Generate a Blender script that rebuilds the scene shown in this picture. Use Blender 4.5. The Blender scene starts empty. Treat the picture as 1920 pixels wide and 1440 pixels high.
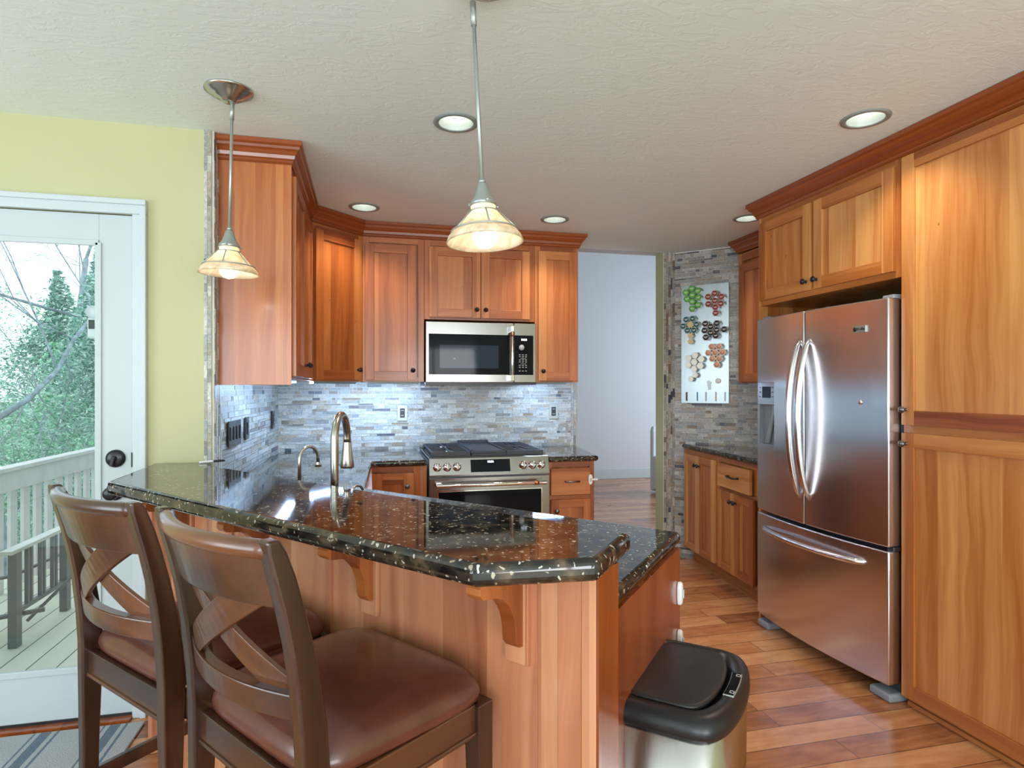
import bpy, bmesh, math, random
from mathutils import Vector, Matrix
PI = math.pi
S = bpy.context.scene
col = S.collection
# ------------------------------------------------------------------ camera
CAM_H = 1.35; YAW = math.radians(13.3)
cam_d = bpy.data.cameras.new('camera'); cam = bpy.data.objects.new('camera', cam_d); col.objects.link(cam)
cam_d.sensor_width = 36; cam_d.lens = 36*1143/1920; cam_d.shift_y = 9/1920; cam_d.clip_start = 0.02; cam_d.clip_end = 200
cam.location = (0, 0, CAM_H); cam.rotation_euler = (PI/2, 0, -YAW)
S.camera = cam
# ------------------------------------------------------------------ world, view
S.view_settings.view_transform = 'Standard'; S.view_settings.look = 'None'; S.view_settings.gamma = 1
S.view_settings.use_curve_mapping = False
S.view_settings.exposure = 0.52
try:
    S.cycles.use_denoising = True; S.cycles.max_bounces = 10; S.cycles.diffuse_bounces = 7; S.cycles.glossy_bounces = 5
    S.cycles.sample_clamp_indirect = 6
except Exception: pass
W = bpy.data.worlds.new('overcast_sky'); S.world = W; W.use_nodes = True
bgn = W.node_tree.nodes['Background']; bgn.inputs[0].default_value = (0.84, 0.93, 1.0, 1); bgn.inputs[1].default_value = 1.5
# ------------------------------------------------------------------ window daylight
def area(name, loc, rot, sx, sy, power, colr):
    l = bpy.data.lights.new(name, 'AREA'); l.shape = 'RECTANGLE'; l.size = sx; l.size_y = sy; l.energy = power; l.color = colr
    o = bpy.data.objects.new(name, l); col.objects.link(o); o.location = loc; o.rotation_euler = rot
    return o
DAY = (0.80, 0.91, 1.0)
area('daylight_rear_window', (-1.6, -3.42, 1.45), (PI/2+0.60, 0, 0), 2.2, 1.9, 85, DAY)
area('daylight_rear_patio_door', (1.2, -3.42, 1.25), (PI/2+0.55, 0, 0), 1.7, 2.1, 80, (0.95, 0.97, 1.0))
area('daylight_side_window', (-3.92, 0.0, 1.4), (0, -PI/2-0.55, 0), 1.9, 2.4, 55, DAY)
area('far_room_fill', (5.9, 6.6, 1.6), (0, PI/2, 0), 2.2, 2.4, 62, (0.80, 0.89, 1.0))  # area light added out of view to brighten the far room

# ------------------------------------------------------------------ helpers
def set_props(o, label=None, cat=None, group=None, kind=None):
    if label: o['label'] = label
    if cat: o['category'] = cat
    if group: o['group'] = group
    if kind: o['kind'] = kind
    return o
def root(name, label, cat, loc=(0, 0, 0), rz=0, group=None):
    o = bpy.data.objects.new(name, None); col.objects.link(o); o.empty_display_size = 0.05
    o.location = loc; o.rotation_euler = (0, 0, rz)
    return set_props(o, label, cat, group)
class MB:
    def __init__(s): s.v = []; s.f = []; s.wc = []; s.t = []; s.mi = []; s.sm = []
    def add(s, vs, fs, tone=0.5, wc=None, mi=0, smooth=False):
        b = len(s.v); s.v += [tuple(p) for p in vs]
        s.wc += (wc if wc else [tuple(p) for p in vs]); s.t += (list(tone) if isinstance(tone, (list, tuple)) else [tone]*len(vs))
        for f in fs: s.f.append(tuple(i+b for i in f)); s.mi.append(mi); s.sm.append(smooth)
        return s
    def box(s, x0, x1, y0, y1, z0, z1, tone=0.5, g='z', mi=0, M=None, off=None):
        vs = [(x, y, z) for z in (z0, z1) for y in (y0, y1) for x in (x0, x1)]
        fs = [(0, 2, 3, 1), (4, 5, 7, 6), (0, 1, 5, 4), (2, 6, 7, 3), (0, 4, 6, 2), (1, 3, 7, 5)]
        ox, oz = (random.random()*20, random.random()*20) if off is None else off
        wc = []
        for (x, y, z) in vs:
            if g == 'z': wc.append((x+ox, y, z+oz))
            elif g == 'x': wc.append((z+ox, y, x+oz))
            else: wc.append((x+ox, z, y+oz))
        if g == 'zy': wc = [(y+ox, x, z+oz) for (x, y, z) in vs]
        if M: vs = [tuple(M @ Vector(p)) for p in vs]
        return s.add(vs, fs, tone, wc, mi)
    def prism(s, poly, z0, z1, tone=0.5, mi=0):
        n = len(poly); a = sum(poly[i][0]*poly[(i+1) % n][1]-poly[(i+1) % n][0]*poly[i][1] for i in range(n))
        if a < 0: poly = poly[::-1]
        vs = [(x, y, z0) for x, y in poly]+[(x, y, z1) for x, y in poly]
        fs = [tuple(range(n))[::-1], tuple(range(n, 2*n))]+[(i, (i+1) % n, n+(i+1) % n, n+i) for i in range(n)]
        return s.add(vs, fs, tone, None, mi)
    def lathe(s, prof, n=24, c=(0, 0, 0), axis='z', tone=0.5, mi=0, M=None, cap=True, smooth=True):
        vs = []; fs = []
        for (r, h) in prof:
            for k in range(n):
                a = 2*PI*k/n
                p = {'z': (r*math.cos(a), r*math.sin(a), h), 'y': (r*math.cos(a), h, -r*math.sin(a)), 'x': (h, r*math.cos(a), r*math.sin(a))}[axis]
                p = Vector(p)
                if M: p = M @ p
                vs.append((p[0]+c[0], p[1]+c[1], p[2]+c[2]))
        for i in range(len(prof)-1):
            for k in range(n):
                fs.append((i*n+k, i*n+(k+1) % n, (i+1)*n+(k+1) % n, (i+1)*n+k))
        if cap:
            fs.append(tuple(range(n))[::-1]); fs.append(tuple(range((len(prof)-1)*n, len(prof)*n)))
        return s.add(vs, fs, tone, None, mi, smooth)
    def tube(s, pts, r, n=10, tone=0.5, mi=0, closed=False, smooth=True):
        pts = [Vector(p) for p in pts]; m = len(pts); R = r if isinstance(r, (list, tuple)) else [r]*m
        vs = []; fs = []; up = None
        for i, p in enumerate(pts):
            if closed: t = pts[(i+1) % m]-pts[i-1]
            else: t = pts[min(i+1, m-1)]-pts[max(i-1, 0)]
            t.normalize()
            if up is None: up = Vector((0, 0, 1)) if abs(t.z) < 0.9 else Vector((1, 0, 0))
            x = t.cross(up)
            if x.length < 1e-5: x = t.orthogonal()
            x.normalize(); up = x.cross(t).normalized()
            for k in range(n):
                a = 2*PI*k/n; q = p+(x*math.cos(a)+up*math.sin(a))*R[i]; vs.append(q[:])
        rng = m if closed else m-1
        for i in range(rng):
            for k in range(n):
                a, b = i*n+k, i*n+(k+1) % n; j = (i+1) % m
                fs.append((a, b, j*n+(k+1) % n, j*n+k))
        if not closed: fs.append(tuple(range(n))[::-1]); fs.append(tuple(range((m-1)*n, m*n)))
        L = 0; wc = []
        for i in range(m):
            if i: L += (pts[i]-pts[i-1]).length
            for k in range(n): wc.append((R[i]*math.cos(2*PI*k/n), R[i]*math.sin(2*PI*k/n), L))
        return s.add(vs, fs, tone, wc, mi, smooth)
    def loft(s, secs, tone=0.5, mi=0, smooth=False, closed=True, wc=None, caps=True):
        n = len(secs[0]); vs = [tuple(p) for sec in secs for p in sec]; fs = []
        for i in range(len(secs)-1):
            for k in range(n if closed else n-1):
                fs.append((i*n+k, i*n+(k+1) % n, (i+1)*n+(k+1) % n, (i+1)*n+k))
        if caps and closed: fs.append(tuple(range(n))[::-1]); fs.append(tuple(range((len(secs)-1)*n, len(secs)*n)))
        return s.add(vs, fs, tone, wc, mi, smooth)
    def build(s, name, mats, parent=None, loc=(0, 0, 0), rz=0, bevel=0, seg=2, subsurf=0, fixn=True, angle=0.5):
        me = bpy.data.meshes.new(name); me.from_pydata(s.v, [], s.f)
        for m in (mats if isinstance(mats, (list, tuple)) else [mats]): me.materials.append(m)
        me.polygons.foreach_set('material_index', s.mi); me.polygons.foreach_set('use_smooth', s.sm)
        a = me.attributes.new('tone', 'FLOAT', 'POINT'); a.data.foreach_set('value', s.t)
        a = me.attributes.new('wc', 'FLOAT_VECTOR', 'POINT'); a.data.foreach_set('vector', [c for p in s.wc for c in p])
        if fixn:
            bm = bmesh.new(); bm.from_mesh(me); bmesh.ops.recalc_face_normals(bm, faces=bm.faces); bm.to_mesh(me); bm.free()
        me.update()
        o = bpy.data.objects.new(name, me); col.objects.link(o); o.location = loc; o.rotation_euler = (0, 0, rz)
        if parent: o.parent = parent
        if bevel:
            b = o.modifiers.new('bevel', 'BEVEL'); b.width = bevel; b.segments = seg; b.limit_method = 'ANGLE'; b.angle_limit = angle
            if seg > 2: b.harden_normals = False
        if subsurf:
            b = o.modifiers.new('sub', 'SUBSURF'); b.levels = subsurf; b.render_levels = subsurf
        return o
def struct(o): o['kind'] = 'structure'; return o
def copy_thing(o, parent=None):
    c = o.copy(); col.objects.link(c)
    if parent: c.parent = parent
    for ch in list(o.children): copy_thing(ch, c)
    return c
def text(name, body, size, parent, M, mat, ext=0.0006, align='CENTER'):
    cu = bpy.data.curves.new(name, 'FONT'); cu.body = body; cu.size = size; cu.extrude = ext; cu.align_x = align; cu.align_y = 'CENTER'
    t = bpy.data.objects.new(name+'_src', cu); col.objects.link(t)
    dg = bpy.context.evaluated_depsgraph_get(); me = bpy.data.meshes.new_from_object(t.evaluated_get(dg))
    bpy.data.objects.remove(t); me.transform(M); me.materials.clear(); me.materials.append(mat); me.name = name
    o = bpy.data.objects.new(name, me); col.objects.link(o); o.parent = parent
    return o
def face_M(x, y, z):      # writing upright on a face that looks toward local -y
    return Matrix.Translation((x, y, z)) @ Matrix.Rotation(PI/2, 4, 'X')

# ------------------------------------------------------------------ materials
class NT:
    def __init__(s, name):
        s.m = bpy.data.materials.new(name); s.m.use_nodes = True; s.t = s.m.node_tree; s.n = s.t.nodes
        s.p = s.n['Principled BSDF']; s.out = s.n['Material Output']
    def N(s, typ, **kw):
        n = s.n.new(typ)
        for k, v in kw.items():
            if k.startswith('i_'):
                key = k[2:]; key = int(key) if key.isdigit() else key.replace('_', ' ')
                n.inputs[key].default_value = v
            else: setattr(n, k, v)
        return n
    def L(s, a, b): s.t.links.new(a, b)
    def math(s, op, a, b=None, c=None):
        n = s.n.new('ShaderNodeMath'); n.operation = op
        for i, v in enumerate((a, b, c)):
            if v is None: continue
            if isinstance(v, (int, float)): n.inputs[i].default_value = v
            else: s.L(v, n.inputs[i])
        return n.outputs[0]
    def ramp(s, fac, stops, interp='LINEAR'):
        n = s.n.new('ShaderNodeValToRGB'); e = n.color_ramp; e.interpolation = interp
        while len(e.elements) < len(stops): e.elements.new(0.5)
        for el, (p, c) in zip(e.elements, stops): el.position = p; el.color = (*c, 1)
        s.L(fac, n.inputs[0]); return n.outputs[0]
    def bump(s, h, strength=0.3, dist=0.01):
        b = s.N('ShaderNodeBump', i_Strength=strength, i_Distance=dist); s.L(h, b.inputs['Height']); s.L(b.outputs[0], s.p.inputs['Normal'])
def mat(name, c, rough=0.5, metal=0, coat=0, emit=None, es=1, spec=None, noise=None):
    t = NT(name); p = t.p.inputs
    p['Base Color'].default_value = (*c, 1); p['Roughness'].default_value = rough; p['Metallic'].default_value = metal
    p['Coat Weight'].default_value = coat; p['Coat Roughness'].default_value = 0.08
    if spec is not None: p['Specular IOR Level'].default_value = spec
    if emit: p['Emission Color'].default_value = (*emit, 1); p['Emission Strength'].default_value = es
    if noise:       # (scale, bump, colour variation)
        co = t.N('ShaderNodeTexCoord'); n = t.N('ShaderNodeTexNoise', i_Scale=noise[0], i_Detail=4.0); t.L(co.outputs['Object'], n.inputs['Vector'])
        if noise[1]: t.bump(n.outputs[0], noise[1], 0.004)
        v = noise[2]
        if v: t.L(t.ramp(n.outputs[0], [(0.3, tuple(x*(1-v) for x in c)), (0.7, tuple(min(1, x*(1+v)) for x in c))]), p['Base Color'])
    return t.m
def wood(name, cols, rough=0.32, coat=0.35, stave=0.085, grain=1.0, bumpv=0.05, tw=0.5, mix=(0.52, 0.34, 0.14)):
    t = NT(name); at = t.N('ShaderNodeAttribute', attribute_name='wc'); tn = t.N('ShaderNodeAttribute', attribute_name='tone')
    sx = t.N('ShaderNodeSeparateXYZ'); t.L(at.outputs['Vector'], sx.inputs[0])
    oi = t.N('ShaderNodeObjectInfo')
    # slow wander of the grain lines
    cw = t.N('ShaderNodeCombineXYZ'); t.L(t.math('MULTIPLY', sx.outputs[0], 3.0), cw.inputs[0]); t.L(t.math('MULTIPLY', sx.outputs[2], 1.6), cw.inputs[2]); t.L(t.math('MULTIPLY', oi.outputs['Random'], 9), cw.inputs[1])
    nw = t.N('ShaderNodeTexNoise', i_Scale=1.0, i_Detail=2.0); t.L(cw.outputs[0], nw.inputs['Vector'])
    xw = t.math('ADD', sx.outputs[0], t.math('MULTIPLY', t.math('SUBTRACT', nw.outputs[0], 0.5), 0.10))
    # staves glued side by side, each its own board
    sv = t.math('FLOOR', t.math('ADD', t.math('DIVIDE', sx.outputs[0], stave), t.math('MULTIPLY', oi.outputs['Random'], 7.3)))
    wn = t.N('ShaderNodeTexWhiteNoise', noise_dimensions='1D'); t.L(sv, wn.inputs['W'])
    cv = t.N('ShaderNodeCombineXYZ'); t.L(t.math('MULTIPLY', xw, 19*grain), cv.inputs[0]); t.L(t.math('MULTIPLY', sx.outputs[1], 17*grain), cv.inputs[1])
    t.L(t.math('ADD', t.math('MULTIPLY', sx.outputs[2], 0.9), t.math('MULTIPLY', wn.outputs['Value'], 30)), cv.inputs[2])
    n1 = t.N('ShaderNodeTexNoise', i_Scale=1.0, i_Detail=4.0, i_Roughness=0.5, i_Distortion=0.6); t.L(cv.outputs[0], n1.inputs['Vector'])
    cv2 = t.N('ShaderNodeCombineXYZ'); t.L(t.math('MULTIPLY', xw, 150), cv2.inputs[0]); t.L(t.math('MULTIPLY', sx.outputs[1], 150), cv2.inputs[1]); t.L(t.math('MULTIPLY', sx.outputs[2], 5), cv2.inputs[2])
    n2 = t.N('ShaderNodeTexNoise', i_Scale=1.0, i_Detail=2.0); t.L(cv2.outputs[0], n2.inputs['Vector'])
    n1c = t.math('ADD', t.math('MULTIPLY', t.math('SUBTRACT', n1.outputs[0], 0.5), 1.5), 0.5)
    f = t.math('MULTIPLY', n1c, mix[0])
    f = t.math('ADD', f, t.math('MULTIPLY', wn.outputs['Value'], mix[1]))
    f = t.math('ADD', f, t.math('MULTIPLY', n2.outputs[0], mix[2]))
    f = t.math('ADD', f, t.math('MULTIPLY', t.math('SUBTRACT', tn.outputs['Fac'], 0.5), tw))
    # small dark pin knots
    ck = t.N('ShaderNodeCombineXYZ'); t.L(t.math('MULTIPLY', sx.outputs[0], 7), ck.inputs[0]); t.L(t.math('MULTIPLY', sx.outputs[2], 3.5), ck.inputs[2]); t.L(t.math('MULTIPLY', sx.outputs[1], 7), ck.inputs[1])
    vk = t.N('ShaderNodeTexVoronoi', i_Scale=1.0); t.L(ck.outputs[0], vk.inputs['Vector'])
    kn = t.math('MULTIPLY', t.math('LESS_THAN', vk.outputs['Distance'], 0.022), 0.45)
    c = t.ramp(t.math('SUBTRACT', f, kn), [(0.12, cols[0]), (0.48, cols[1]), (0.86, cols[2])]); t.L(c, t.p.inputs['Base Color'])
    t.p.inputs['Roughness'].default_value = rough; t.p.inputs['Coat Weight'].default_value = coat; t.p.inputs['Coat Roughness'].default_value = 0.12
    t.bump(n2.outputs[0], bumpv, 0.002)
    return t.m
M = {}
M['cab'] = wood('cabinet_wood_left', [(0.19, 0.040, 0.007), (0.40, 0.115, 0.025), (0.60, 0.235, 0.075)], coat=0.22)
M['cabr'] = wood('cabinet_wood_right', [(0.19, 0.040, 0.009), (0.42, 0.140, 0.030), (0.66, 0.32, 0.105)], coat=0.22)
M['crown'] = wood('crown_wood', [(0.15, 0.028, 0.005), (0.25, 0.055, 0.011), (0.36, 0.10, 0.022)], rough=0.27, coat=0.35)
M['pen'] = wood('peninsula_wood', [(0.27, 0.082, 0.035), (0.48, 0.185, 0.090), (0.66, 0.33, 0.165)], stave=0.17)
M['stool'] = wood('stool_wood', [(0.008, 0.003, 0.0015), (0.040, 0.013, 0.006), (0.15, 0.052, 0.019)], rough=0.30, coat=0.4, stave=9, grain=0.4, mix=(0.85, 0.0, 0.15))
M['base_shadow'] = mat('dark_recess', (0.04, 0.015, 0.006), 0.6)
def floor_mat():
    t = NT('hardwood_floor'); co = t.N('ShaderNodeTexCoord'); sx = t.N('ShaderNodeSeparateXYZ'); t.L(co.outputs['Object'], sx.inputs[0])
    row = t.math('FLOOR', t.math('DIVIDE', sx.outputs[1], 0.125))
    w1 = t.N('ShaderNodeTexWhiteNoise', noise_dimensions='1D'); t.L(row, w1.inputs['W'])
    xo = t.math('ADD', t.math('DIVIDE', sx.outputs[0], 0.95), t.math('MULTIPLY', w1.outputs['Value'], 13.7)); xi = t.math('FLOOR', xo)
    w2 = t.N('ShaderNodeTexWhiteNoise', noise_dimensions='2D'); cb = t.N('ShaderNodeCombineXYZ'); t.L(row, cb.inputs[0]); t.L(xi, cb.inputs[1]); t.L(cb.outputs[0], w2.inputs['Vector'])
    cv = t.N('ShaderNodeCombineXYZ'); t.L(t.math('MULTIPLY', sx.outputs[0], 2.2), cv.inputs[0]); t.L(t.math('MULTIPLY', sx.outputs[1], 16), cv.inputs[1]); t.L(t.math('MULTIPLY', w2.outputs['Value'], 50), cv.inputs[2])
    n1 = t.N('ShaderNodeTexNoise', i_Scale=1.0, i_Detail=5.0, i_Distortion=1.6, i_Roughness=0.6); t.L(cv.outputs[0], n1.inputs['Vector'])
    cv3 = t.N('ShaderNodeCombineXYZ'); t.L(t.math('MULTIPLY', sx.outputs[0], 3), cv3.inputs[0]); t.L(t.math('MULTIPLY', sx.outputs[1], 5), cv3.inputs[1]); t.L(t.math('MULTIPLY', w2.outputs['Value'], 9), cv3.inputs[2])
    n3 = t.N('ShaderNodeTexNoise', i_Scale=1.2, i_Detail=3.0, i_Distortion=2.0); t.L(cv3.outputs[0], n3.inputs['Vector'])
    f = t.math('ADD', t.math('ADD', t.math('MULTIPLY', n1.outputs[0], 0.50), t.math('MULTIPLY', w2.outputs["Value"], 0.30)), t.math("MULTIPLY", n3.outputs[0], 0.34))
    c = t.ramp(f, [(0.26, (0.11, 0.034, 0.012)), (0.42, (0.29, 0.105, 0.038)), (0.58, (0.44, 0.18, 0.07)), (0.80, (0.60, 0.30, 0.135))])
    fy = t.math('FRACT', t.math('DIVIDE', sx.outputs[1], 0.125)); fx = t.math('FRACT', xo)
    e = t.math('MULTIPLY', t.math('MULTIPLY', t.math('GREATER_THAN', fy, 0.014), t.math('LESS_THAN', fy, 0.986)), t.math('GREATER_THAN', fx, 0.003))
    mx = t.N('ShaderNodeMix', data_type='RGBA'); t.L(e, mx.inputs[0]); mx.inputs[6].default_value = (0.09, 0.03, 0.012, 1); t.L(c, mx.inputs[7])
    t.L(mx.outputs[2], t.p.inputs['Base Color']); t.p.inputs['Roughness'].default_value = 0.27; t.p.inputs['Coat Weight'].default_value = 0.25; t.p.inputs['Coat Roughness'].default_value = 0.2
    h = t.math('ADD', t.math('MULTIPLY', e, 0.6), t.math('MULTIPLY', n3.outputs[0], 0.5)); t.bump(h, 0.22, 0.004)
    return t.m
M['floor'] = floor_mat()
def ceiling_mat():
    t = NT('textured_ceiling_paint'); co = t.N('ShaderNodeTexCoord'); mp = t.N('ShaderNodeMapping'); t.L(co.outputs['Object'], mp.inputs[0])
    mp.inputs['Scale'].default_value = (1.0, 2.2, 1)
    n = t.N('ShaderNodeTexNoise', i_Scale=9.0, i_Detail=6.0, i_Roughness=0.6, i_Distortion=1.5); t.L(mp.outputs[0], n.inputs['Vector'])
    h = t.ramp(n.outputs[0], [(0.48, (0, 0, 0)), (0.56, (1, 1, 1))]); t.p.inputs['Base Color'].default_value = (0.78, 0.87, 0.84, 1); t.p.inputs['Roughness'].default_value = 0.6
    t.bump(h, 0.16, 0.004); return t.m
M['ceil'] = ceiling_mat()
M['green'] = mat('green_wall_paint', (0.46, 0.455, 0.25), 0.6, noise=(60, 0.05, 0))
M['greyw'] = mat('pale_grey_wall_paint', (0.56, 0.60, 0.64), 0.6, noise=(60, 0.05, 0))
M['cream'] = mat('cream_wall_paint', (0.82, 0.80, 0.74), 0.6)
M['carpet'] = mat('pale_bounce_carpet', (0.70, 0.67, 0.62), 0.95, noise=(200, 0.3, 0.08))
M['white'] = mat('white_trim_paint', (0.50, 0.56, 0.585), 0.35)
M['doorw'] = mat('white_door_paint', (0.46, 0.52, 0.54), 0.35)
def tile_mat():
    t = NT('stone_mosaic_tile'); tn = t.N('ShaderNodeAttribute', attribute_name='tone'); co = t.N('ShaderNodeTexCoord')
    n = t.N('ShaderNodeTexNoise', i_Scale=70.0, i_Detail=5.0, i_Distortion=1.0); t.L(co.outputs['Object'], n.inputs['Vector'])
    c = t.ramp(tn.outputs['Fac'], [(0.0, (0.54, 0.53, 0.48)), (0.25, (0.42, 0.425, 0.41)), (0.45, (0.30, 0.32, 0.32)), (0.60, (0.38, 0.32, 0.24)), (0.72, (0.20, 0.22, 0.23)), (0.84, (0.24, 0.175, 0.115)), (0.93, (0.09, 0.105, 0.13)), (1.0, (0.06, 0.07, 0.09))])
    mx = t.N('ShaderNodeMix', data_type='RGBA', blend_type='MULTIPLY'); mx.inputs[0].default_value = 1; t.L(c, mx.inputs[6])
    t.L(t.ramp(n.outputs[0], [(0.3, (0.62, 0.62, 0.62)), (0.62, (1.1, 1.08, 1.05))]), mx.inputs[7]); t.L(mx.outputs[2], t.p.inputs['Base Color'])
    t.p.inputs['Roughness'].default_value = 0.32; t.bump(n.outputs[0], 0.5, 0.004); return t.m
M['tile'] = tile_mat()
M['grout'] = mat('pale_grout', (0.70, 0.69, 0.65), 0.8)
def granite():
    t = NT('black_granite_with_flecks'); co = t.N('ShaderNodeTexCoord')
    nd = t.N('ShaderNodeTexNoise', i_Scale=40.0, i_Detail=2.0); t.L(co.outputs['Object'], nd.inputs['Vector'])
    mixv = t.N('ShaderNodeMix', data_type='RGBA'); mixv.inputs[0].default_value = 0.03; t.L(co.outputs['Object'], mixv.inputs[6]); t.L(nd.outputs['Color'], mixv.inputs[7])
    v = t.N('ShaderNodeTexVoronoi', i_Scale=125.0); t.L(mixv.outputs[2], v.inputs['Vector'])
    sp = t.N('ShaderNodeSeparateColor'); t.L(v.outputs['Color'], sp.inputs[0])
    n2 = t.N('ShaderNodeTexNoise', i_Scale=30.0, i_Detail=4.0); t.L(co.outputs['Object'], n2.inputs['Vector'])
    pick = t.math('MULTIPLY', t.math('GREATER_THAN', sp.outputs[0], 0.86), t.math('LESS_THAN', v.outputs['Distance'], 0.46))
    fleck = t.ramp(sp.outputs[1], [(0.0, (0.42, 0.40, 0.34)), (0.5, (0.26, 0.19, 0.12)), (1.0, (0.55, 0.57, 0.52))])
    base = t.ramp(n2.outputs[0], [(0.4, (0.006, 0.007, 0.007)), (0.56, (0.035, 0.026, 0.018)), (0.70, (0.11, 0.075, 0.045))])
    mx = t.N('ShaderNodeMix', data_type='RGBA'); t.L(pick, mx.inputs[0]); t.L(base, mx.inputs[6]); t.L(fleck, mx.inputs[7]); t.L(mx.outputs[2], t.p.inputs['Base Color'])
    t.p.inputs['Roughness'].default_value = 0.045; t.p.inputs['Specular IOR Level'].default_value = 0.75
    return t.m
M['granite'] = granite()
def steel(name, c=(0.52, 0.51, 0.50), rough=0.22, axis=2, var=0.06):
    t = NT(name); co = t.N('ShaderNodeTexCoord'); mp = t.N('ShaderNodeMapping'); t.L(co.outputs['Object'], mp.inputs[0])
    sc = [700, 700, 700]; sc[axis] = 2.5; mp.inputs['Scale'].default_value = sc
    n = t.N('ShaderNodeTexNoise', i_Scale=1.0, i_Detail=2.0); t.L(mp.outputs[0], n.inputs['Vector'])
    t.p.inputs['Metallic'].default_value = 1; t.p.inputs['Base Color'].default_value = (*c, 1)
    t.L(t.math('ADD', t.math('MULTIPLY', n.outputs[0], var*2), rough-var), t.p.inputs['Roughness'])
    return t.m
M['steel'] = steel('brushed_steel', rough=0.2)
M['steelh'] = steel('brushed_steel_horizontal', (0.30, 0.29, 0.275), rough=0.2, axis=0)
M['fridge'] = mat('fridge_steel', (0.74, 0.73, 0.75), 0.22, 1)
_t = M['fridge'].node_tree; _g = _t.nodes.new('ShaderNodeTangent'); _g.direction_type = 'RADIAL'; _g.axis = 'Z'
_t.links.new(_g.outputs[0], _t.nodes['Principled BSDF'].inputs['Tangent']); _t.nodes['Principled BSDF'].inputs['Anisotropic'].default_value = 0.75
M['chrome'] = mat('polished_chrome', (0.75, 0.75, 0.74), 0.08, 1)
M['nickel'] = mat('brushed_nickel', (0.52, 0.51, 0.47), 0.24, 1)
M['silverp'] = mat('silver_painted_metal', (0.36, 0.40, 0.38), 0.35, 0.6)
M['knob'] = mat('dark_bronze_hardware', (0.035, 0.035, 0.04), 0.28, 0.7)
M['pewter'] = mat('pewter_hardware', (0.16, 0.17, 0.18), 0.25, 0.9)
M['black'] = mat('black_plastic', (0.010, 0.011, 0.013), 0.35)
M['lid'] = mat('matte_black_lid', (0.016, 0.016, 0.017), 0.34, noise=(900, 0.12, 0))
M['glassblk'] = mat('black_glass', (0.006, 0.007, 0.01), 0.05, 0, spec=0.12)
M['mwwin'] = mat('dark_oven_window', (0.018, 0.03, 0.05), 0.05, 0, spec=0.22)
M['iron'] = mat('cast_iron', (0.035, 0.04, 0.05), 0.5)
M['fgrey'] = mat('grey_appliance_plastic', (0.23, 0.25, 0.28), 0.45)
M['fside'] = mat('grey_fridge_side', (0.07, 0.085, 0.11), 0.4)
M['leather'] = mat('brown_leather', (0.095, 0.026, 0.016), 0.30, 0, coat=0.3, noise=(25, 0.12, 0.15))
M['lockw'] = mat('white_plastic', (0.80, 0.79, 0.80), 0.35)
M['digits'] = mat('lit_clock_digits', (0.7, 0.8, 1), 0.5, emit=(0.75, 0.85, 1), es=3)
M['print'] = mat('pale_grey_print', (0.45, 0.47, 0.5), 0.5)
M['copper'] = mat('brushed_copper', (0.62, 0.25, 0.14), 0.25, 1)
M['bulb'] = mat('glowing_bulb', (1, 0.95, 0.85), 0.4, emit=(1.0, 0.92, 0.80), es=11)
M['can'] = mat('lit_downlight_lens', (1, 0.95, 0.9), 0.4, emit=(1.0, 0.90, 0.78), es=14)
M['ucl'] = mat('lit_cool_lens', (0.8, 0.9, 1), 0.4, emit=(0.42, 0.65, 1.0), es=46)
M['canw'] = mat('white_baffle', (0.24, 0.29, 0.28), 0.4)
def shade():
    t = NT('amber_alabaster_glass'); co = t.N('ShaderNodeTexCoord'); n = t.N('ShaderNodeTexNoise', i_Scale=11.0, i_Detail=3.0, i_Distortion=2.5); t.L(co.outputs['Object'], n.inputs['Vector'])
    c = t.ramp(n.outputs[0], [(0.3, (0.62, 0.50, 0.34)), (0.5, (0.80, 0.71, 0.55)), (0.7, (0.88, 0.82, 0.70))])
    a = t.N('ShaderNodeBsdfDiffuse'); b = t.N('ShaderNodeBsdfTranslucent'); g = t.N('ShaderNodeBsdfGlossy', i_Roughness=0.15)
    t.L(c, a.inputs[0]); t.L(c, b.inputs[0]); m1 = t.N('ShaderNodeMixShader', i_0=0.5); t.L(a.outputs[0], m1.inputs[1]); t.L(b.outputs[0], m1.inputs[2])
    m2 = t.N('ShaderNodeMixShader', i_0=0.06); t.L(m1.outputs[0], m2.inputs[1]); t.L(g.outputs[0], m2.inputs[2]); t.L(m2.outputs[0], t.out.inputs[0]); return t.m
M['shade'] = shade()
def pane():
    t = NT('clear_window_glass'); tr = t.N('ShaderNodeBsdfTransparent'); tr.inputs[0].default_value = (0.93, 0.98, 0.98, 1); g = t.N('ShaderNodeBsdfGlossy', i_Roughness=0.0)
    fr = t.N('ShaderNodeFresnel', i_IOR=1.45); m = t.N('ShaderNodeMixShader'); t.L(fr.outputs[0], m.inputs[0]); t.L(tr.outputs[0], m.inputs[1]); t.L(g.outputs[0], m.inputs[2]); t.L(m.outputs[0], t.out.inputs[0]); return t.m
M['pane'] = pane()
def rug_mat():
    t = NT('grey_striped_rug'); co = t.N('ShaderNodeTexCoord'); sx = t.N('ShaderNodeSeparateXYZ'); t.L(co.outputs['Object'], sx.inputs[0])
    n = t.N('ShaderNodeTexNoise', i_Scale=260.0, i_Detail=3.0); t.L(co.outputs['Object'], n.inputs['Vector'])
    x = t.math('ADD', sx.outputs[0], t.math('MULTIPLY', n.outputs[0], 0.006)); f = t.math('FRACT', t.math('DIVIDE', x, 0.24))
    st = t.ramp(f, [(0.0, (0.40, 0.43, 0.46)), (0.40, (0.13, 0.18, 0.24)), (0.43, (0.40, 0.43, 0.46)), (0.50, (0.13, 0.18, 0.24)), (0.66, (0.40, 0.43, 0.46)), (0.73, (0.13, 0.18, 0.24)), (0.77, (0.40, 0.43, 0.46))], 'CONSTANT')
    t.L(st, t.p.inputs['Base Color']); t.p.inputs['Roughness'].default_value = 0.95; t.bump(n.outputs[0], 0.8, 0.006); return t.m
M['rug'] = rug_mat()
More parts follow.
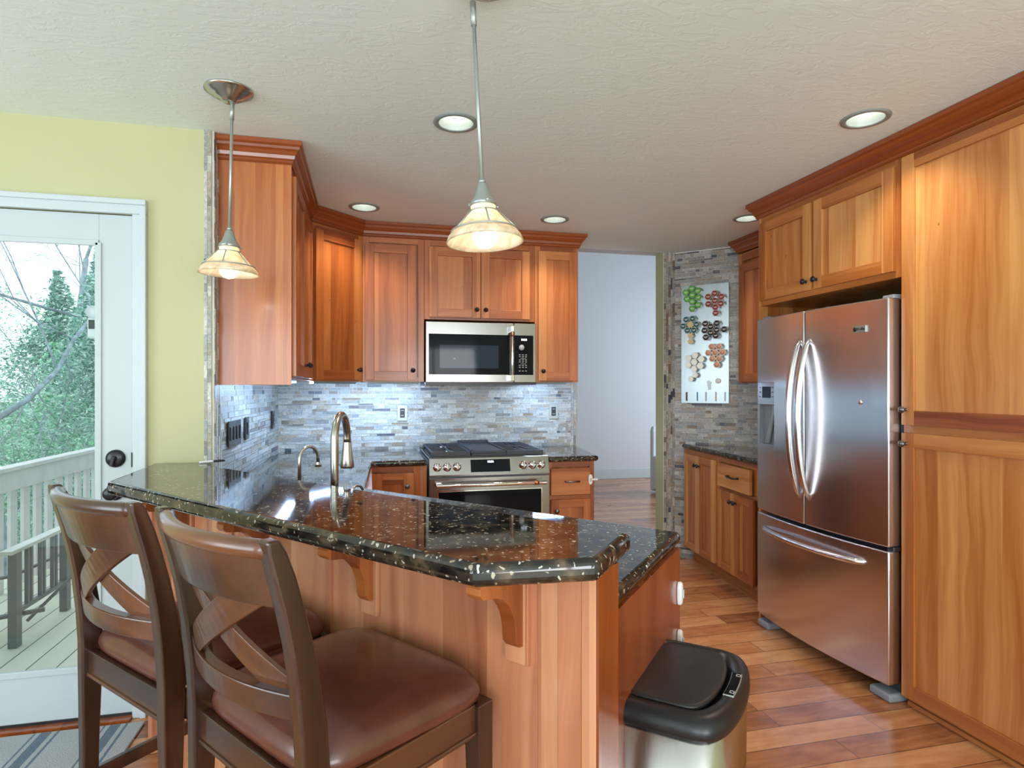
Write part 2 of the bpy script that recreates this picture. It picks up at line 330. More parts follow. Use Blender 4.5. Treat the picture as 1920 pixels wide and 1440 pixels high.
def deck_mat():
    t = NT('composite_deck_boards'); co = t.N('ShaderNodeTexCoord'); sx = t.N('ShaderNodeSeparateXYZ'); t.L(co.outputs['Object'], sx.inputs[0])
    n = t.N('ShaderNodeTexNoise', i_Scale=3.0, i_Detail=4.0); t.L(co.outputs['Object'], n.inputs['Vector'])
    f = t.math('FRACT', t.math('DIVIDE', sx.outputs[0], 0.14)); b = t.math('FLOOR', t.math('DIVIDE', sx.outputs[0], 0.14))
    w = t.N('ShaderNodeTexWhiteNoise', noise_dimensions='1D'); t.L(b, w.inputs['W'])
    c = t.ramp(t.math('ADD', t.math('MULTIPLY', n.outputs[0], 0.6), t.math('MULTIPLY', w.outputs['Value'], 0.4)), [(0.2, (0.52, 0.52, 0.42)), (0.8, (0.68, 0.67, 0.57))])
    mx = t.N('ShaderNodeMix', data_type='RGBA'); t.L(t.math('GREATER_THAN', f, 0.05), mx.inputs[0]); mx.inputs[6].default_value = (0.03, 0.05, 0.06, 1); t.L(c, mx.inputs[7])
    t.L(mx.outputs[2], t.p.inputs['Base Color']); t.p.inputs['Roughness'].default_value = 0.5; return t.m
M['deck'] = deck_mat()
M['rail'] = mat('grey_painted_railing', (0.56, 0.56, 0.54), 0.6, noise=(8, 0.1, 0.08))
M['bench'] = mat('slate_painted_metal', (0.13, 0.155, 0.18), 0.35)
M['bark'] = mat('grey_bark', (0.22, 0.29, 0.32), 0.9, noise=(9, 0.5, 0.45))
M['twig'] = mat('pale_twigs', (0.30, 0.36, 0.37), 0.9)
def leaf(name, a, b, c):
    t = NT(name); tn = t.N('ShaderNodeAttribute', attribute_name='tone'); cc = t.ramp(tn.outputs['Fac'], [(0.0, a), (0.5, b), (1.0, c)])
    t.L(cc, t.p.inputs['Base Color']); t.p.inputs['Roughness'].default_value = 0.5
    d = t.N('ShaderNodeBsdfTranslucent'); t.L(cc, d.inputs[0]); m = t.N('ShaderNodeMixShader', i_0=0.4); t.L(t.p.outputs[0], m.inputs[1]); t.L(d.outputs[0], m.inputs[2]); t.L(m.outputs[0], t.out.inputs[0]); return t.m
M['leafc'] = leaf('conifer_needles', (0.02, 0.15, 0.10), (0.24, 0.52, 0.42), (0.78, 0.92, 0.88))
M['leafs'] = leaf('bright_shrub_leaves', (0.05, 0.26, 0.12), (0.34, 0.72, 0.46), (0.80, 0.93, 0.86))
M['ground'] = mat('leafy_ground', (0.10, 0.17, 0.12), 0.95, noise=(3, 0.5, 0.5))
M['slip'] = mat('white_slipcover_fabric', (0.74, 0.80, 0.85), 0.8, noise=(80, 0.1, 0))

# ================================================================== SETTING
C = 2.44
XL = -0.66; YG = 2.80; YB = 4.48; XR = 2.97
TL0, TL1 = (-0.645, 2.80), (-0.605, 4.48)     # tiled face of the left wall
def wall(name, poly, z0, z1, m): return struct(MB().prism(poly, z0, z1).build(name, m))
# floors
struct(MB().prism([(-4.1, -3.6), (3.1, -3.6), (3.1, 4.6), (6.1, 4.6), (6.1, 8.7), (-0.9, 8.7), (-0.9, 2.92), (-4.1, 2.92)], -0.1, 0).build('floor', M['floor']))
cp_ = MB().box(-3.9, 2.9, -3.4, -0.3, 0.0, 0.012).build('bounce_carpet', M['carpet'], None, (0, 0, 0.001)); set_props(cp_, 'unseen pale carpet added to bounce light up to the ceiling', 'carpet')  # unseen carpet, added so the floor bounces more light to the ceiling
CANS = [(0.35, 2.48), (1.952, 2.064), (-0.021, 3.76), (1.169, 3.75), (2.36, 3.44)]
def ceiling():
    bm = bmesh.new(); edges = []
    out = [(-4.1, -3.6), (3.1, -3.6), (3.1, 4.48), (-0.9, 4.48), (-0.9, 2.92), (-4.1, 2.92)]
    vs = [bm.verts.new((x, y, C)) for x, y in out]; edges += [bm.edges.new((vs[i], vs[(i+1) % len(vs)])) for i in range(len(vs))]
    for cx, cy in CANS:
        r = [bm.verts.new((cx+0.072*math.cos(2*PI*k/32), cy+0.072*math.sin(2*PI*k/32), C)) for k in range(32)]
        edges += [bm.edges.new((r[i], r[(i+1) % 32])) for i in range(32)]
    bmesh.ops.triangle_fill(bm, use_beauty=True, edges=edges, normal=(0, 0, -1))
    for f in bm.faces:
        if f.normal.z > 0: f.normal_flip()
    me = bpy.data.meshes.new('ceiling'); bm.to_mesh(me); bm.free(); me.materials.append(M['ceil'])
    o = bpy.data.objects.new('ceiling', me); col.objects.link(o); struct(o)
    return o
ceiling()
# far room ceiling and its header face over the kitchen ceiling edge
struct(MB().box(-0.9, 6.1, 4.60, 8.7, 4.4, 4.5).build('ceiling_far', M['ceil']))
struct(MB().box(-0.9, 3.1, 4.48, 4.60, C, 4.5).build('wall_header', M['greyw']))
# green wall with the door opening
DX0, DX1, DZ = -1.86, -0.939, 2.065
g = MB(); g.box(DX1, -0.64, YG, YG+0.12, 0, C).box(-4.1, DX0, YG, YG+0.12, 0, C).box(DX0, DX1, YG, YG+0.12, DZ, C)
struct(g.build('wall_left_door', M['green']))
# left wall (tiled), back wall
wl = wall('wall_left', [(-0.8, 2.925), (-0.653, 2.925), (-0.613, 4.60), (-0.8, 4.60)], 0, C, M['green'])
wb = wall('wall_back', [(-0.8, 4.488), (1.572, 4.488), (1.572, 4.60), (-0.8, 4.60)], 0, C, M['green'])
wc_ = wall('wall_right_corner', [(2.30, 4.47), (2.40, 4.47), (2.97, 3.90), (3.1, 3.90), (3.1, 4.60), (2.30, 4.60)], 0, C, M['green'])
wall('wall_right', [(XR, -3.6), (XR+0.13, -3.6), (XR+0.13, 3.90), (XR, 3.90)], 0, C, M['green'])
# far room walls
wall('wall_far', [(-0.9, 8.56), (6.1, 8.56), (6.1, 8.7), (-0.9, 8.7)], 0, 4.5, M['greyw'])
struct(MB().box(5.98, 6.1, 4.6, 5.35, 0, 4.5).box(5.98, 6.1, 7.85, 8.7, 0, 4.5).box(5.98, 6.1, 5.35, 7.85, 0, 0.45).box(5.98, 6.1, 5.35, 7.85, 2.75, 4.5).build('wall_far_right', M['greyw']))
wall('wall_far_left', [(-0.9, 4.6), (-0.8, 4.6), (-0.8, 8.6), (-0.9, 8.6)], 0, 4.5, M['greyw'])
wall('wall_far_return', [(3.1, 4.48), (6.1, 4.48), (6.1, 4.6), (3.1, 4.6)], 0, 4.5, M['greyw'])
b = MB(); b.box(-0.8, 5.98, 8.545, 8.56, 0, 0.125).box(-0.8, 5.98, 8.55, 8.56, 0.125, 0.145); struct(b.build('baseboard_far', M['white'], bevel=0.003))
# rear and side walls of the dining side, with window openings
g = MB(); g.box(-4.1, -2.7, -3.62, -3.5, 0, C).box(-0.5, 0.35, -3.62, -3.5, 0, C).box(2.05, 3.1, -3.62, -3.5, 0, C)
g.box(-2.7, -0.5, -3.62, -3.5, 0, 0.5).box(-2.7, -0.5, -3.62, -3.5, 2.38, C).box(0.35, 2.05, -3.62, -3.5, 2.3, C).box(0.35, 2.05, -3.62, -3.5, 0, 0.2)
struct(g.build('wall_rear', M['cream']))
g = MB(); g.box(-4.12, -4.0, -3.6, -1.0, 0, C).box(-4.12, -4.0, 1.6, 2.92, 0, C).box(-4.12, -4.0, -1.0, 1.6, 0, 0.45).box(-4.12, -4.0, -1.0, 1.6, 2.35, C)
struct(g.build('wall_side', M['cream']))
def frame_x(name, x0, x1, z0, z1, y, n):
    w = MB(); t = 0.05
    w.box(x0, x1, y-0.04, y+0.04, z0, z0+t).box(x0, x1, y-0.04, y+0.04, z1-t, z1).box(x0, x0+t, y-0.04, y+0.04, z0+t, z1-t).box(x1-t, x1, y-0.04, y+0.04, z0+t, z1-t)
    for k in range(1, n): xx = x0+(x1-x0)*k/n; w.box(xx-0.02, xx+0.02, y-0.03, y+0.03, z0+t, z1-t)
    return struct(w.build(name, M['white']))
frame_x('window_1', -2.7, -0.5, 0.5, 2.38, -3.46, 2); frame_x('window_2', 0.35, 2.05, 0.2, 2.3, -3.46, 2)
w = MB(); t = 0.05
w.box(-4.0, -3.93, -1.0, 1.6, 0.45, 0.5).box(-4.0, -3.93, -1.0, 1.6, 2.3, 2.35).box(-4.0, -3.93, -1.0, -0.95, 0.5, 2.3).box(-4.0, -3.93, 1.55, 1.6, 0.5, 2.3).box(-4.0, -3.93, 0.28, 0.32, 0.5, 2.3)
struct(w.build('window_3', M['white']))

# ------------------------------------------------------------ stone mosaic
def mosaic(name, parent, o, u, n, w, z0, z1, seed, dark=0.0, vertical=False, cols_w=None, ls=1.0):
    """strips of split stone set into grout; o origin, u along, n out of the wall"""
    R = random.Random(seed); mb = MB(); o = Vector((*o, 0)); u = Vector((*u, 0)).normalized(); n = Vector((*n, 0)).normalized(); Z = Vector((0, 0, 1))
    def bx(a0, a1, b0, b1, d0, d1, tone, mi=0):
        P = []
        for d in (d0, d1):
            for (a, bb) in ((a0, b0), (a1, b0), (a1, b1), (a0, b1)): P.append((o+u*a+Z*bb+n*d)[:])
        mb.add(P, [(0, 3, 2, 1), (4, 5, 6, 7), (0, 1, 5, 4), (1, 2, 6, 5), (2, 3, 7, 6), (3, 0, 4, 7)], tone, None, mi)
    def tone():
        r = R.random()
        if r < 0.52-dark: return R.uniform(0, 0.42)
        if r < 0.81: return R.uniform(0.42, 0.62)
        if r < 0.955-dark*0.3: return R.uniform(0.6, 0.84)
        return R.uniform(0.84, 1.0)
    bx(0, w, z0, z1, 0, 0.004, 0.3, 1)
    if not vertical:
        z = z0+0.001
        while z < z1-0.006:
            h = R.choice([0.010, 0.016, 0.020, 0.022, 0.026, 0.026]); h = min(h, z1-z-0.001); x = -R.random()*0.08
            while x < w:
                l = R.choice([0.025, 0.04, 0.05, 0.06, 0.075, 0.10, 0.13]) if h > 0.012 else R.uniform(0.05, 0.14)
                l *= ls
                a, c = max(0, x), min(w, x+l)
                if c-a > 0.004: bx(a, c, z, z+h, 0.003, R.uniform(0.0065, 0.0095), tone())
                x += l+0.0022
            z += h+0.0024
    else:
        x = 0.001
        for cw in cols_w:
            z = z0-R.random()*0.05
            while z < z1:
                l = R.uniform(0.03, 0.12); a, c = max(z0, z), min(z1, z+l)
                if c-a > 0.004: bx(x, x+cw, a, c, 0.003, R.uniform(0.006, 0.010), tone())
                z += l+0.0022
            x += cw+0.0024
    return mb.build(name, [M['tile'], M['grout']], parent, fixn=False)
lx, ly = TL1[0]-TL0[0], TL1[1]-TL0[1]
mosaic('backsplash', wl, (-0.650, 2.925), (lx, ly), (ly, -lx), 1.56, 0.882, 1.45, 3, ls=1.7)
mosaic('backsplash', wb, (-0.613, 4.488), (1, 0), (0, -1), 2.14, 0.882, 1.45, 5)
mosaic('tile_border', wb, (1.527, 4.488), (1, 0), (0, -1), 0.045, 0.915, 1.45, 6, vertical=True, cols_w=[0.018, 0.020])
mosaic('tile_border', wb, (1.572, 4.49), (0, 1), (1, 0), 0.11, 0, C, 16, vertical=True, cols_w=[0.02]*5)
s2 = 2**-0.5
mosaic('stone_tiling', wc_, (2.40, 4.47), (s2, -s2), (-s2, -s2), 0.80, 0.0, C, 8, dark=0.12)
mosaic('tile_border', wc_, (2.302, 4.47), (1, 0), (0, -1), 0.098, 0.0, C, 9, dark=0.15, vertical=True, cols_w=[0.02, 0.014, 0.02, 0.014, 0.02])
# stone edging up the end of the left wall, flush with the green wall
e = struct(MB().box(-0.655, -0.632, YG+0.002, 2.925, 0, C).build('trim_1', M['grout']))
mosaic('tile_border', e, (-0.672, YG), (1, 0), (0, -1), 0.030, 1.0, C, 12, vertical=True, cols_w=[0.012, 0.014])
mosaic('tile_border', e, (-0.638, YG), (0.02, 1), (1, -0.02), 0.125, 0.9, C, 13, vertical=True, cols_w=[0.02]*5)

# ------------------------------------------------------------ patio door
dc = MB(); a = 0.0
for x0, x1, z0, z1 in ((DX1, DX1+0.053, 0, DZ), (DX0-0.053, DX0, 0, DZ), (DX0-0.053, DX1+0.053, DZ, DZ+0.06)):
    dc.box(x0, x1, YG-0.018, YG, z0, z1)
dc.box(DX1+0.030, DX1+0.053, YG-0.026, YG-0.018, 0, DZ+0.0365).box(DX0-0.053, DX0-0.030, YG-0.026, YG-0.018, 0, DZ+0.0365).box(DX0-0.053, DX1+0.053, YG-0.026, YG-0.018, DZ+0.037, DZ+0.06)
struct(dc.build('trim_2', M['white'], bevel=0.004))
door = root('door_1', None, None, (0, YG, 0)); struct(door)
d = MB(); gx0, gx1, gz0, gz1 = -1.735, -1.064, 0.215, 1.945; X0, X1 = DX0+0.004, DX1-0.004
d.box(X0, gx0, 0.0, 0.044, 0.02, DZ-0.004).box(gx1, X1, 0.0, 0.044, 0.02, DZ-0.004).box(gx0, gx1, 0.0, 0.044, 0.02, gz0).box(gx0, gx1, 0.0, 0.044, gz1, DZ-0.004)
d.build('door_slab', M['doorw'], door, bevel=0.0015)
d = MB(); t = 0.014
d.box(gx0, gx1, -0.008, 0.004, gz1-t, gz1+0.01).box(gx0, gx1, -0.008, 0.004, gz0-0.012, gz0+t).box(gx1-t, gx1+0.010, -0.008, 0.004, gz0, gz1).box(gx0-0.010, gx0+t, -0.008, 0.004, gz0, gz1)
d.build('glazing_bead', M['doorw'], door, bevel=0.003)
MB().box(gx0, gx1, 0.016, 0.020, gz0, gz1).build('glass_pane', M['pane'], door)
d = MB(); d.box(X0, X1, -0.006, 0.03, 0.0, 0.022); d.build('door_sweep', M['black'], door)
# thumb turn and lever
k = MB().lathe([(0.036, 0), (0.036, -0.008), (0.026, -0.016), (0.0, -0.016)], 28, (-1.003, 0, 1.065), 'y', cap=False).lathe([(0.011, -0.014), (0.011, -0.026), (0, -0.026)], 16, (-1.003, 0, 1.065), 'y', cap=False)
k = k.build('deadbolt', M['knob'], door)
mm = Matrix.Translation((-1.003, -0.03, 1.065)) @ Matrix.Rotation(0.25, 4, 'Y')
MB().box(-0.006, 0.006, -0.006, 0.008, -0.03, 0.012, M=mm).build('thumb_turn', M['knob'], k, bevel=0.002)
k = MB().lathe([(0.034, 0), (0.034, -0.008), (0.014, -0.014), (0.013, -0.03), (0.024, -0.036), (0.028, -0.046), (0.026, -0.056), (0.018, -0.062), (0.0, -0.063)], 28, (-1.006, 0, 0.928), 'y', cap=False)
k.build('door_handle', M['knob'], door)
for zz in (1.03, 0.90): MB().box(-0.9415, -0.9365, -0.0195, -0.014, zz, zz+0.06).build('strike_plate', M['knob'], door)
struct(MB().box(DX0, DX1, YG-0.045, YG+0.10, -0.001, 0.012).build('trim_3', M['crown']))

# ================================================================== CABINETRY
def knob_mb(x, z, y=0):
    return MB().lathe([(0.008, y), (0.0055, y-0.006), (0.005, y-0.014), (0.012, y-0.018), (0.0155, y-0.023), (0.014, y-0.028), (0.009, y-0.030), (0.007, y-0.033), (0.0, y-0.034)], 20, (x, 0, z), 'y', cap=False)
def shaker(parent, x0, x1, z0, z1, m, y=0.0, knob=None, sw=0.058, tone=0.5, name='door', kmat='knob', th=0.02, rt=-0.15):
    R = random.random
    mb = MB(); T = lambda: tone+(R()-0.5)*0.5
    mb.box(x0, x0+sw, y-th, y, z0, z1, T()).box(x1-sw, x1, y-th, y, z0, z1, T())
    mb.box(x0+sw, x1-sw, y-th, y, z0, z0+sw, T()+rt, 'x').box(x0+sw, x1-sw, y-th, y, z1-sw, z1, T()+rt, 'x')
    mb.box(x0+sw, x1-sw, y-0.010, y, z0+sw, z1-sw, tone+(R()-0.5)*0.2)
    o = mb.build(name, m, parent, bevel=0.0012)
    if knob: knob_mb(knob[0], knob[1], y-th).build('knob', M[kmat], o)
    return o
def carcass(parent, w, dep, z0, z1, m, stiles=(0.035,), toe=0, name='body', tone=0.5, rails=()):
    """box with a face frame on the plane y=0"""
    mb = MB(); mb.box(0.002, w-0.002, 0.02, dep, z0, z1, tone)
    mb.box(0, 0.04, 0, 0.02, z0, z1, tone+0.05).box(w-0.04, w, 0, 0.02, z0, z1, tone)
    mb.box(0.04, w-0.04, 0, 0.02, z0, z0+0.03, tone-0.2, 'x').box(0.04, w-0.04, 0, 0.02, z1-0.06, z1, tone-0.25, 'x')
    for s in rails: mb.box(0.04, w-0.04, 0, 0.02, s-0.018, s+0.018, tone-0.1, 'x')
    for s in stiles[1:]: mb.box(s-0.025, s+0.025, 0, 0.02, z0+0.03, z1-0.06, tone)
    return mb.build(name, m, parent, bevel=0.001)
ZB, ZT = 1.397, 2.37
# ---- left run, facing +X
r = root('wall_cabinet', 'two-door cherry wall cabinet on the left tiled wall, plain end panel behind a pendant', 'cabinet', (-0.335, 2.872, 0), PI/2)
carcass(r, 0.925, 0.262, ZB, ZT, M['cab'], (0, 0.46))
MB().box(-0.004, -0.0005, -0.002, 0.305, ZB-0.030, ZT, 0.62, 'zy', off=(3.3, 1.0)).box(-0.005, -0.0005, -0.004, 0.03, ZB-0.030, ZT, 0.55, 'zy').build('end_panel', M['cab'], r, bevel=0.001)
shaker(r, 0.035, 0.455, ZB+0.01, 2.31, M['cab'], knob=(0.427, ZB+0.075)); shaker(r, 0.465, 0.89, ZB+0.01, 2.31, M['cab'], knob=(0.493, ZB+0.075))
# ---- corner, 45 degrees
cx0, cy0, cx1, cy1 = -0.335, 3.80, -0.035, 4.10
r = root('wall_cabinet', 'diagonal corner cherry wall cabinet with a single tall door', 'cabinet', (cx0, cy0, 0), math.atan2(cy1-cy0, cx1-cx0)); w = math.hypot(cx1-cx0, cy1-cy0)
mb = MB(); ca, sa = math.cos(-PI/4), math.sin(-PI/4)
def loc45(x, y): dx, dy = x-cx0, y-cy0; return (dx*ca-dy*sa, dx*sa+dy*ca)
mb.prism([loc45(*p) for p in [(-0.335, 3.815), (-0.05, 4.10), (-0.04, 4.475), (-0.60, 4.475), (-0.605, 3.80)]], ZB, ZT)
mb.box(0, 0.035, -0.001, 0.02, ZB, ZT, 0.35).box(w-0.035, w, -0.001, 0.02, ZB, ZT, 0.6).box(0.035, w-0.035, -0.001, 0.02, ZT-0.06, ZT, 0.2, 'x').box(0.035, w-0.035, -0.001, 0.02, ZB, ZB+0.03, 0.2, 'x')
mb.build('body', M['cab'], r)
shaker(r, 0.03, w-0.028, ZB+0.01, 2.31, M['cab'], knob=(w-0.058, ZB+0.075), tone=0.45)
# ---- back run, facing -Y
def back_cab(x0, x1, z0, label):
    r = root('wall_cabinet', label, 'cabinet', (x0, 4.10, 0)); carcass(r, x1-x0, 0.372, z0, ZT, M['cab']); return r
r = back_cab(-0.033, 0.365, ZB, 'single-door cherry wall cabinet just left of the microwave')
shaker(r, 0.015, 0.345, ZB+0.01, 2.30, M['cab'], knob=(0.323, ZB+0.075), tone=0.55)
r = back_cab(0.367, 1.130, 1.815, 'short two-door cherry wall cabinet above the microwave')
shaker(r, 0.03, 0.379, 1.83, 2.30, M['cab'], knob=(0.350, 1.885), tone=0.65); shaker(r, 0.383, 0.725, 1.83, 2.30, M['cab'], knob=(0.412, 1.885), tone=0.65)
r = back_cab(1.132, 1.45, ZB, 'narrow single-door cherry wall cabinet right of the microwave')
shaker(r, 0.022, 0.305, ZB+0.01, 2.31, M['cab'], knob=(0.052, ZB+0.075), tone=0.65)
# ---- crown moulding swept along the faces
def sweep(path, prof, name, m, parent=None, closed_ends=True):
    n = len(path); secs = []
    for i in range(n):
        p = Vector(path[i]); dirs = []
        if i > 0: dirs.append((Vector(path[i])-Vector(path[i-1])).normalized())
        if i < n-1: dirs.append((Vector(path[i+1])-Vector(path[i])).normalized())
        ns = [Vector((d.y, -d.x)) for d in dirs]; b = sum(ns, Vector((0, 0)))/len(ns); b = b/(b.length**2)
        secs.append([(p.x+b.x*o, p.y+b.y*o, z) for o, z in prof])
    L = 0; wc = []
    for i, s in enumerate(secs):
        if i: L += (Vector(path[i])-Vector(path[i-1])).length
        wc += [(o*3+z, o, L) for o, z in prof]
    return MB().loft(secs, 0.5, wc=wc).build(name, m, parent)
CP = [(0.0, 2.345), (0.006, 2.345), (0.012, 2.352), (0.012, 2.360), (0.018, 2.366), (0.022, 2.380), (0.032, 2.394), (0.040, 2.402), (0.044, 2.412), (0.052, 2.420), (0.052, 2.438), (0.0, 2.438)]
o = sweep([(-0.640, 2.867), (-0.335, 2.867), (-0.335, 3.80), (-0.035, 4.10), (1.452, 4.10), (1.452, 4.47)], CP, 'crown_molding', M['crown'])
set_props(o, 'red-brown crown molding running along the left and back wall cabinets', 'molding')
# ---- right side, facing -X: pantry, over-fridge, upper cabinet
XF = 2.235; RZ = -PI/2
r = root('pantry_cabinet', 'full-height cherry pantry cabinet at the right edge, beside the refrigerator', 'cabinet', (XF, 2.157, 0), RZ)
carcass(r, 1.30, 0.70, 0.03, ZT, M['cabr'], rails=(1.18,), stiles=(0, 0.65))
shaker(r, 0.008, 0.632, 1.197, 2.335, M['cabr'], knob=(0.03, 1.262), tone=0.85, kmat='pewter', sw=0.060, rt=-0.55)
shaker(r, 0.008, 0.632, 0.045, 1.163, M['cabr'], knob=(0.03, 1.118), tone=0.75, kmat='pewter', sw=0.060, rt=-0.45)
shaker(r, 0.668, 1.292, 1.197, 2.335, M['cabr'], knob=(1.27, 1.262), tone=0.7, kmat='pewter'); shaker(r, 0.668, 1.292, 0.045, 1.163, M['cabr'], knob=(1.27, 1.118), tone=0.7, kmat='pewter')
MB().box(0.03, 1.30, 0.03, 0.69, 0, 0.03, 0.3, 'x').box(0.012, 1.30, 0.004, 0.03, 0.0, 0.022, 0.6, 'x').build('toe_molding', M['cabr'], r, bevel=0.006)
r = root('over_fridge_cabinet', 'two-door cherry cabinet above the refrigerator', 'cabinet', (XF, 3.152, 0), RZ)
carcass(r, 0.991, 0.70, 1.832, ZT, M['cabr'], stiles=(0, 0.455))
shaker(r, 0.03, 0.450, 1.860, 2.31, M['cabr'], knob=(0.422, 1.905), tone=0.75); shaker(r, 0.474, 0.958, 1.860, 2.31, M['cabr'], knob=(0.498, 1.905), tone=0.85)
MB().box(0.0, 0.018, 0.0, 0.70, 0.0, 1.832, 0.6, 'zy').build('side_panel', M['cabr'], r, bevel=0.001)
r = root('wall_cabinet', 'cherry wall cabinet beside the spice board, half hidden by the refrigerator', 'cabinet', (2.66, 3.99, 0), RZ)
carcass(r, 0.80, 0.295, ZB-0.005, 2.34, M['cab'], tone=0.4)
shaker(r, 0.035, 0.40, ZB+0.005, 2.25, M['cab'], tone=0.5); shaker(r, 0.405, 0.77, ZB+0.005, 2.25, M['cab'], tone=0.5)
o = sweep([(2.92, 3.155), (XF, 3.155), (XF, 0.857), (2.95, 0.857)][::1], CP, 'crown_molding', M['crown'])
# normals of the sweep point right of travel; travelling -Y puts the profile on the -X side
set_props(o, 'red-brown crown molding over the refrigerator cabinet and pantry', 'molding')
CP2 = [(a, b) for a, b in CP]
o = sweep([(2.955, 3.993), (2.66, 3.993), (2.66, 3.19)], [(p[0], p[1]) for p in CP2], 'crown_molding', M['crown'])
set_props(o, 'short crown molding over the wall cabinet beside the spice board', 'molding')
# ---- base cabinet by the tiled corner (set a few degrees off the wall)
bx0, by0, bx1, by1 = 2.445, 4.40, 2.325, 3.14
w = math.hypot(bx1-bx0, by1-by0); ang = math.atan2(by1-by0, bx1-bx0)
r = root('base_cabinet', 'cherry base cabinet with drawer and paired doors below the spice board', 'cabinet', (bx0, by0, 0), ang)
def locb(x, y):
    dx, dy = x-bx0, y-by0; c_, s_ = math.cos(-ang), math.sin(-ang); return (dx*c_-dy*s_, dx*s_+dy*c_)
mb = MB(); mb.prism([locb(*p) for p in [(bx0+0.02, by0-0.01), (bx1+0.022, by1), (2.965, 3.14), (2.965, 3.872)]], 0.10, 0.878, 0.5)
for s0, s1, tn in ((0, 0.055, 0.5), (0.545, 0.605, 0.3), (w-0.03, w, 0.4)): mb.box(s0, s1, 0, 0.02, 0.10, 0.878, tn)
mb.box(0.05, w-0.03, 0.001, 0.02, 0.845, 0.878, 0.15, 'x').box(0.05, w-0.03, 0.001, 0.02, 0.10, 0.125, 0.3, 'x').box(0.60, w-0.03, 0.001, 0.02, 0.655, 0.675, 0.2, 'x')
mb.build('body', M['cabr'], r, bevel=0.001)
shaker(r, 0.045, 0.296, 0.118, 0.845, M['cabr'], knob=(0.272, 0.775), tone=0.75, sw=0.05); shaker(r, 0.300, 0.552, 0.118, 0.845, M['cabr'], knob=(0.324, 0.775), tone=0.6, sw=0.05)
d_ = MB().box(0.600, 1.03, -0.02, 0, 0.680, 0.838, 0.75, 'x').build('drawer', M['cabr'], r, bevel=0.002)
MB().tube([(0.77, -0.02, 0.765), (0.77, -0.045, 0.765), (0.80, -0.05, 0.762), (0.83, -0.052, 0.766), (0.86, -0.05, 0.762), (0.89, -0.045, 0.765), (0.89, -0.02, 0.765)], 0.006, 8).build('drawer_pull', M['knob'], d_)
shaker(r, 0.600, 0.832, 0.118, 0.655, M['cabr'], knob=(0.808, 0.60), tone=0.6, sw=0.05); shaker(r, 0.836, 1.07, 0.118, 0.655, M['cabr'], knob=(0.860, 0.60), tone=0.35, sw=0.05)
MB().box(0.05, w, 0.06, 0.08, 0.0, 0.10, 0.5, 'x').box(0.05, w, 0.045, 0.06, 0, 0.018, 0.7, 'x').build('toe_kick', M['cabr'], r)
# ---- base cabinets on the back run
r = root('base_cabinet', 'cherry base cabinet with one drawer and one door right of the range', 'cabinet', (1.125, 3.765, 0))
w = 0.318
mb = MB(); mb.prism([(0, 0.02), (w, 0.02), (w+0.08, 0.72), (0, 0.72)], 0.10, 0.878, 0.45)
mb.box(0, 0.03, 0, 0.02, 0.10, 0.878, 0.3).box(w-0.035, w, 0, 0.02, 0.10, 0.878, 0.25).box(0.03, w-0.035, 0, 0.02, 0.845, 0.878, 0.25, 'x').box(0.03, w-0.035, 0, 0.02, 0.635, 0.66, 0.2, 'x').box(0.0, w, 0.05, 0.06, 0, 0.10, 0.2, 'x')
mb.build('body', M['cab'], r, bevel=0.001)
d_ = MB().box(0.018, 0.285, -0.02, 0, 0.665, 0.838, 0.55, 'x').build('drawer', M['cab'], r, bevel=0.002)
MB().tube([(0.112, -0.02, 0.752), (0.112, -0.042, 0.752), (0.205, -0.042, 0.752), (0.205, -0.02, 0.752)], 0.0055, 8).build('drawer_pull', M['pewter'], d_)
shaker(r, 0.018, 0.285, 0.115, 0.635, M['cab'], knob=(0.052, 0.565), tone=0.45, kmat='pewter', sw=0.05)
r = root('base_cabinet', 'corner cherry base cabinet in the back left, left of the range', 'cabinet', (0.0, 3.765, 0))
mb = MB(); mb.box(-0.58, 0.352, 0.02, 0.70, 0.10, 0.878, 0.4).box(-0.58, 0.02, -1.0, 0.02, 0.10, 0.878, 0.5, 'zy')
mb.box(0.0, 0.03, 0, 0.02, 0.10, 0.878, 0.3).box(0.27, 0.352, 0, 0.02, 0.10, 0.878, 0.45).box(0.03, 0.27, 0, 0.02, 0.845, 0.878, 0.3, 'x').box(-0.58, 0.352, 0.07, 0.08, 0, 0.10, 0.2, 'x')
mb.build('body', M['cab'], r, bevel=0.001)
shaker(r, 0.022, 0.272, 0.115, 0.838, M['cab'], knob=(0.232, 0.76), tone=0.42, kmat='pewter', sw=0.062)

# ---- peninsula
tv = Vector((0.646, -0.763)); nv = Vector((0.763, 0.646))
def pt(t, n): q = nv*n+tv*t; return (q.x, q.y)
pen_rz = math.atan2(tv.y, tv.x)
NF = 1.05; TE = -0.568
r = root('peninsula', 'cherry panelled breakfast-bar peninsula base behind the bar stools', 'peninsula')
pfront = pt(TE, NF); pback = pt(TE, NF+0.07)
mb = MB(); mb.prism([pfront, (-0.798, 2.568), (-0.798, 2.795), (-0.665, 2.795), pt(-2.02, NF+0.07), pback], 0.0, 0.998, 0.5)
mb.build('pony_wall', M['pen'], r)
L0 = (Vector((-0.798, 2.568))-Vector(pfront)).length
fr = root  # local frame for the face: x along the bar toward its free end
def pen_face(mb, a0, a1, d0, d1, z0, z1, tone, g='z'):   # a measured along tv, d outward from the panel plane
    base = Vector((*(nv*NF), 0)); Mx = Matrix(((tv.x, -nv.x, 0, base.x), (tv.y, -nv.y, 0, base.y), (0, 0, 1, 0), (0, 0, 0, 1)))
    mb.box(a0, a1, d0, d1, z0, z1, tone, g, M=Mx)
tL = TE-L0
mb = MB(); R = random.Random(4); x = tL
edges = [tL, tL+0.17, -2.19, -2.02, -1.80, -1.70, -1.38, -1.25, -1.10, -0.97, -0.84, -0.705, -0.655]
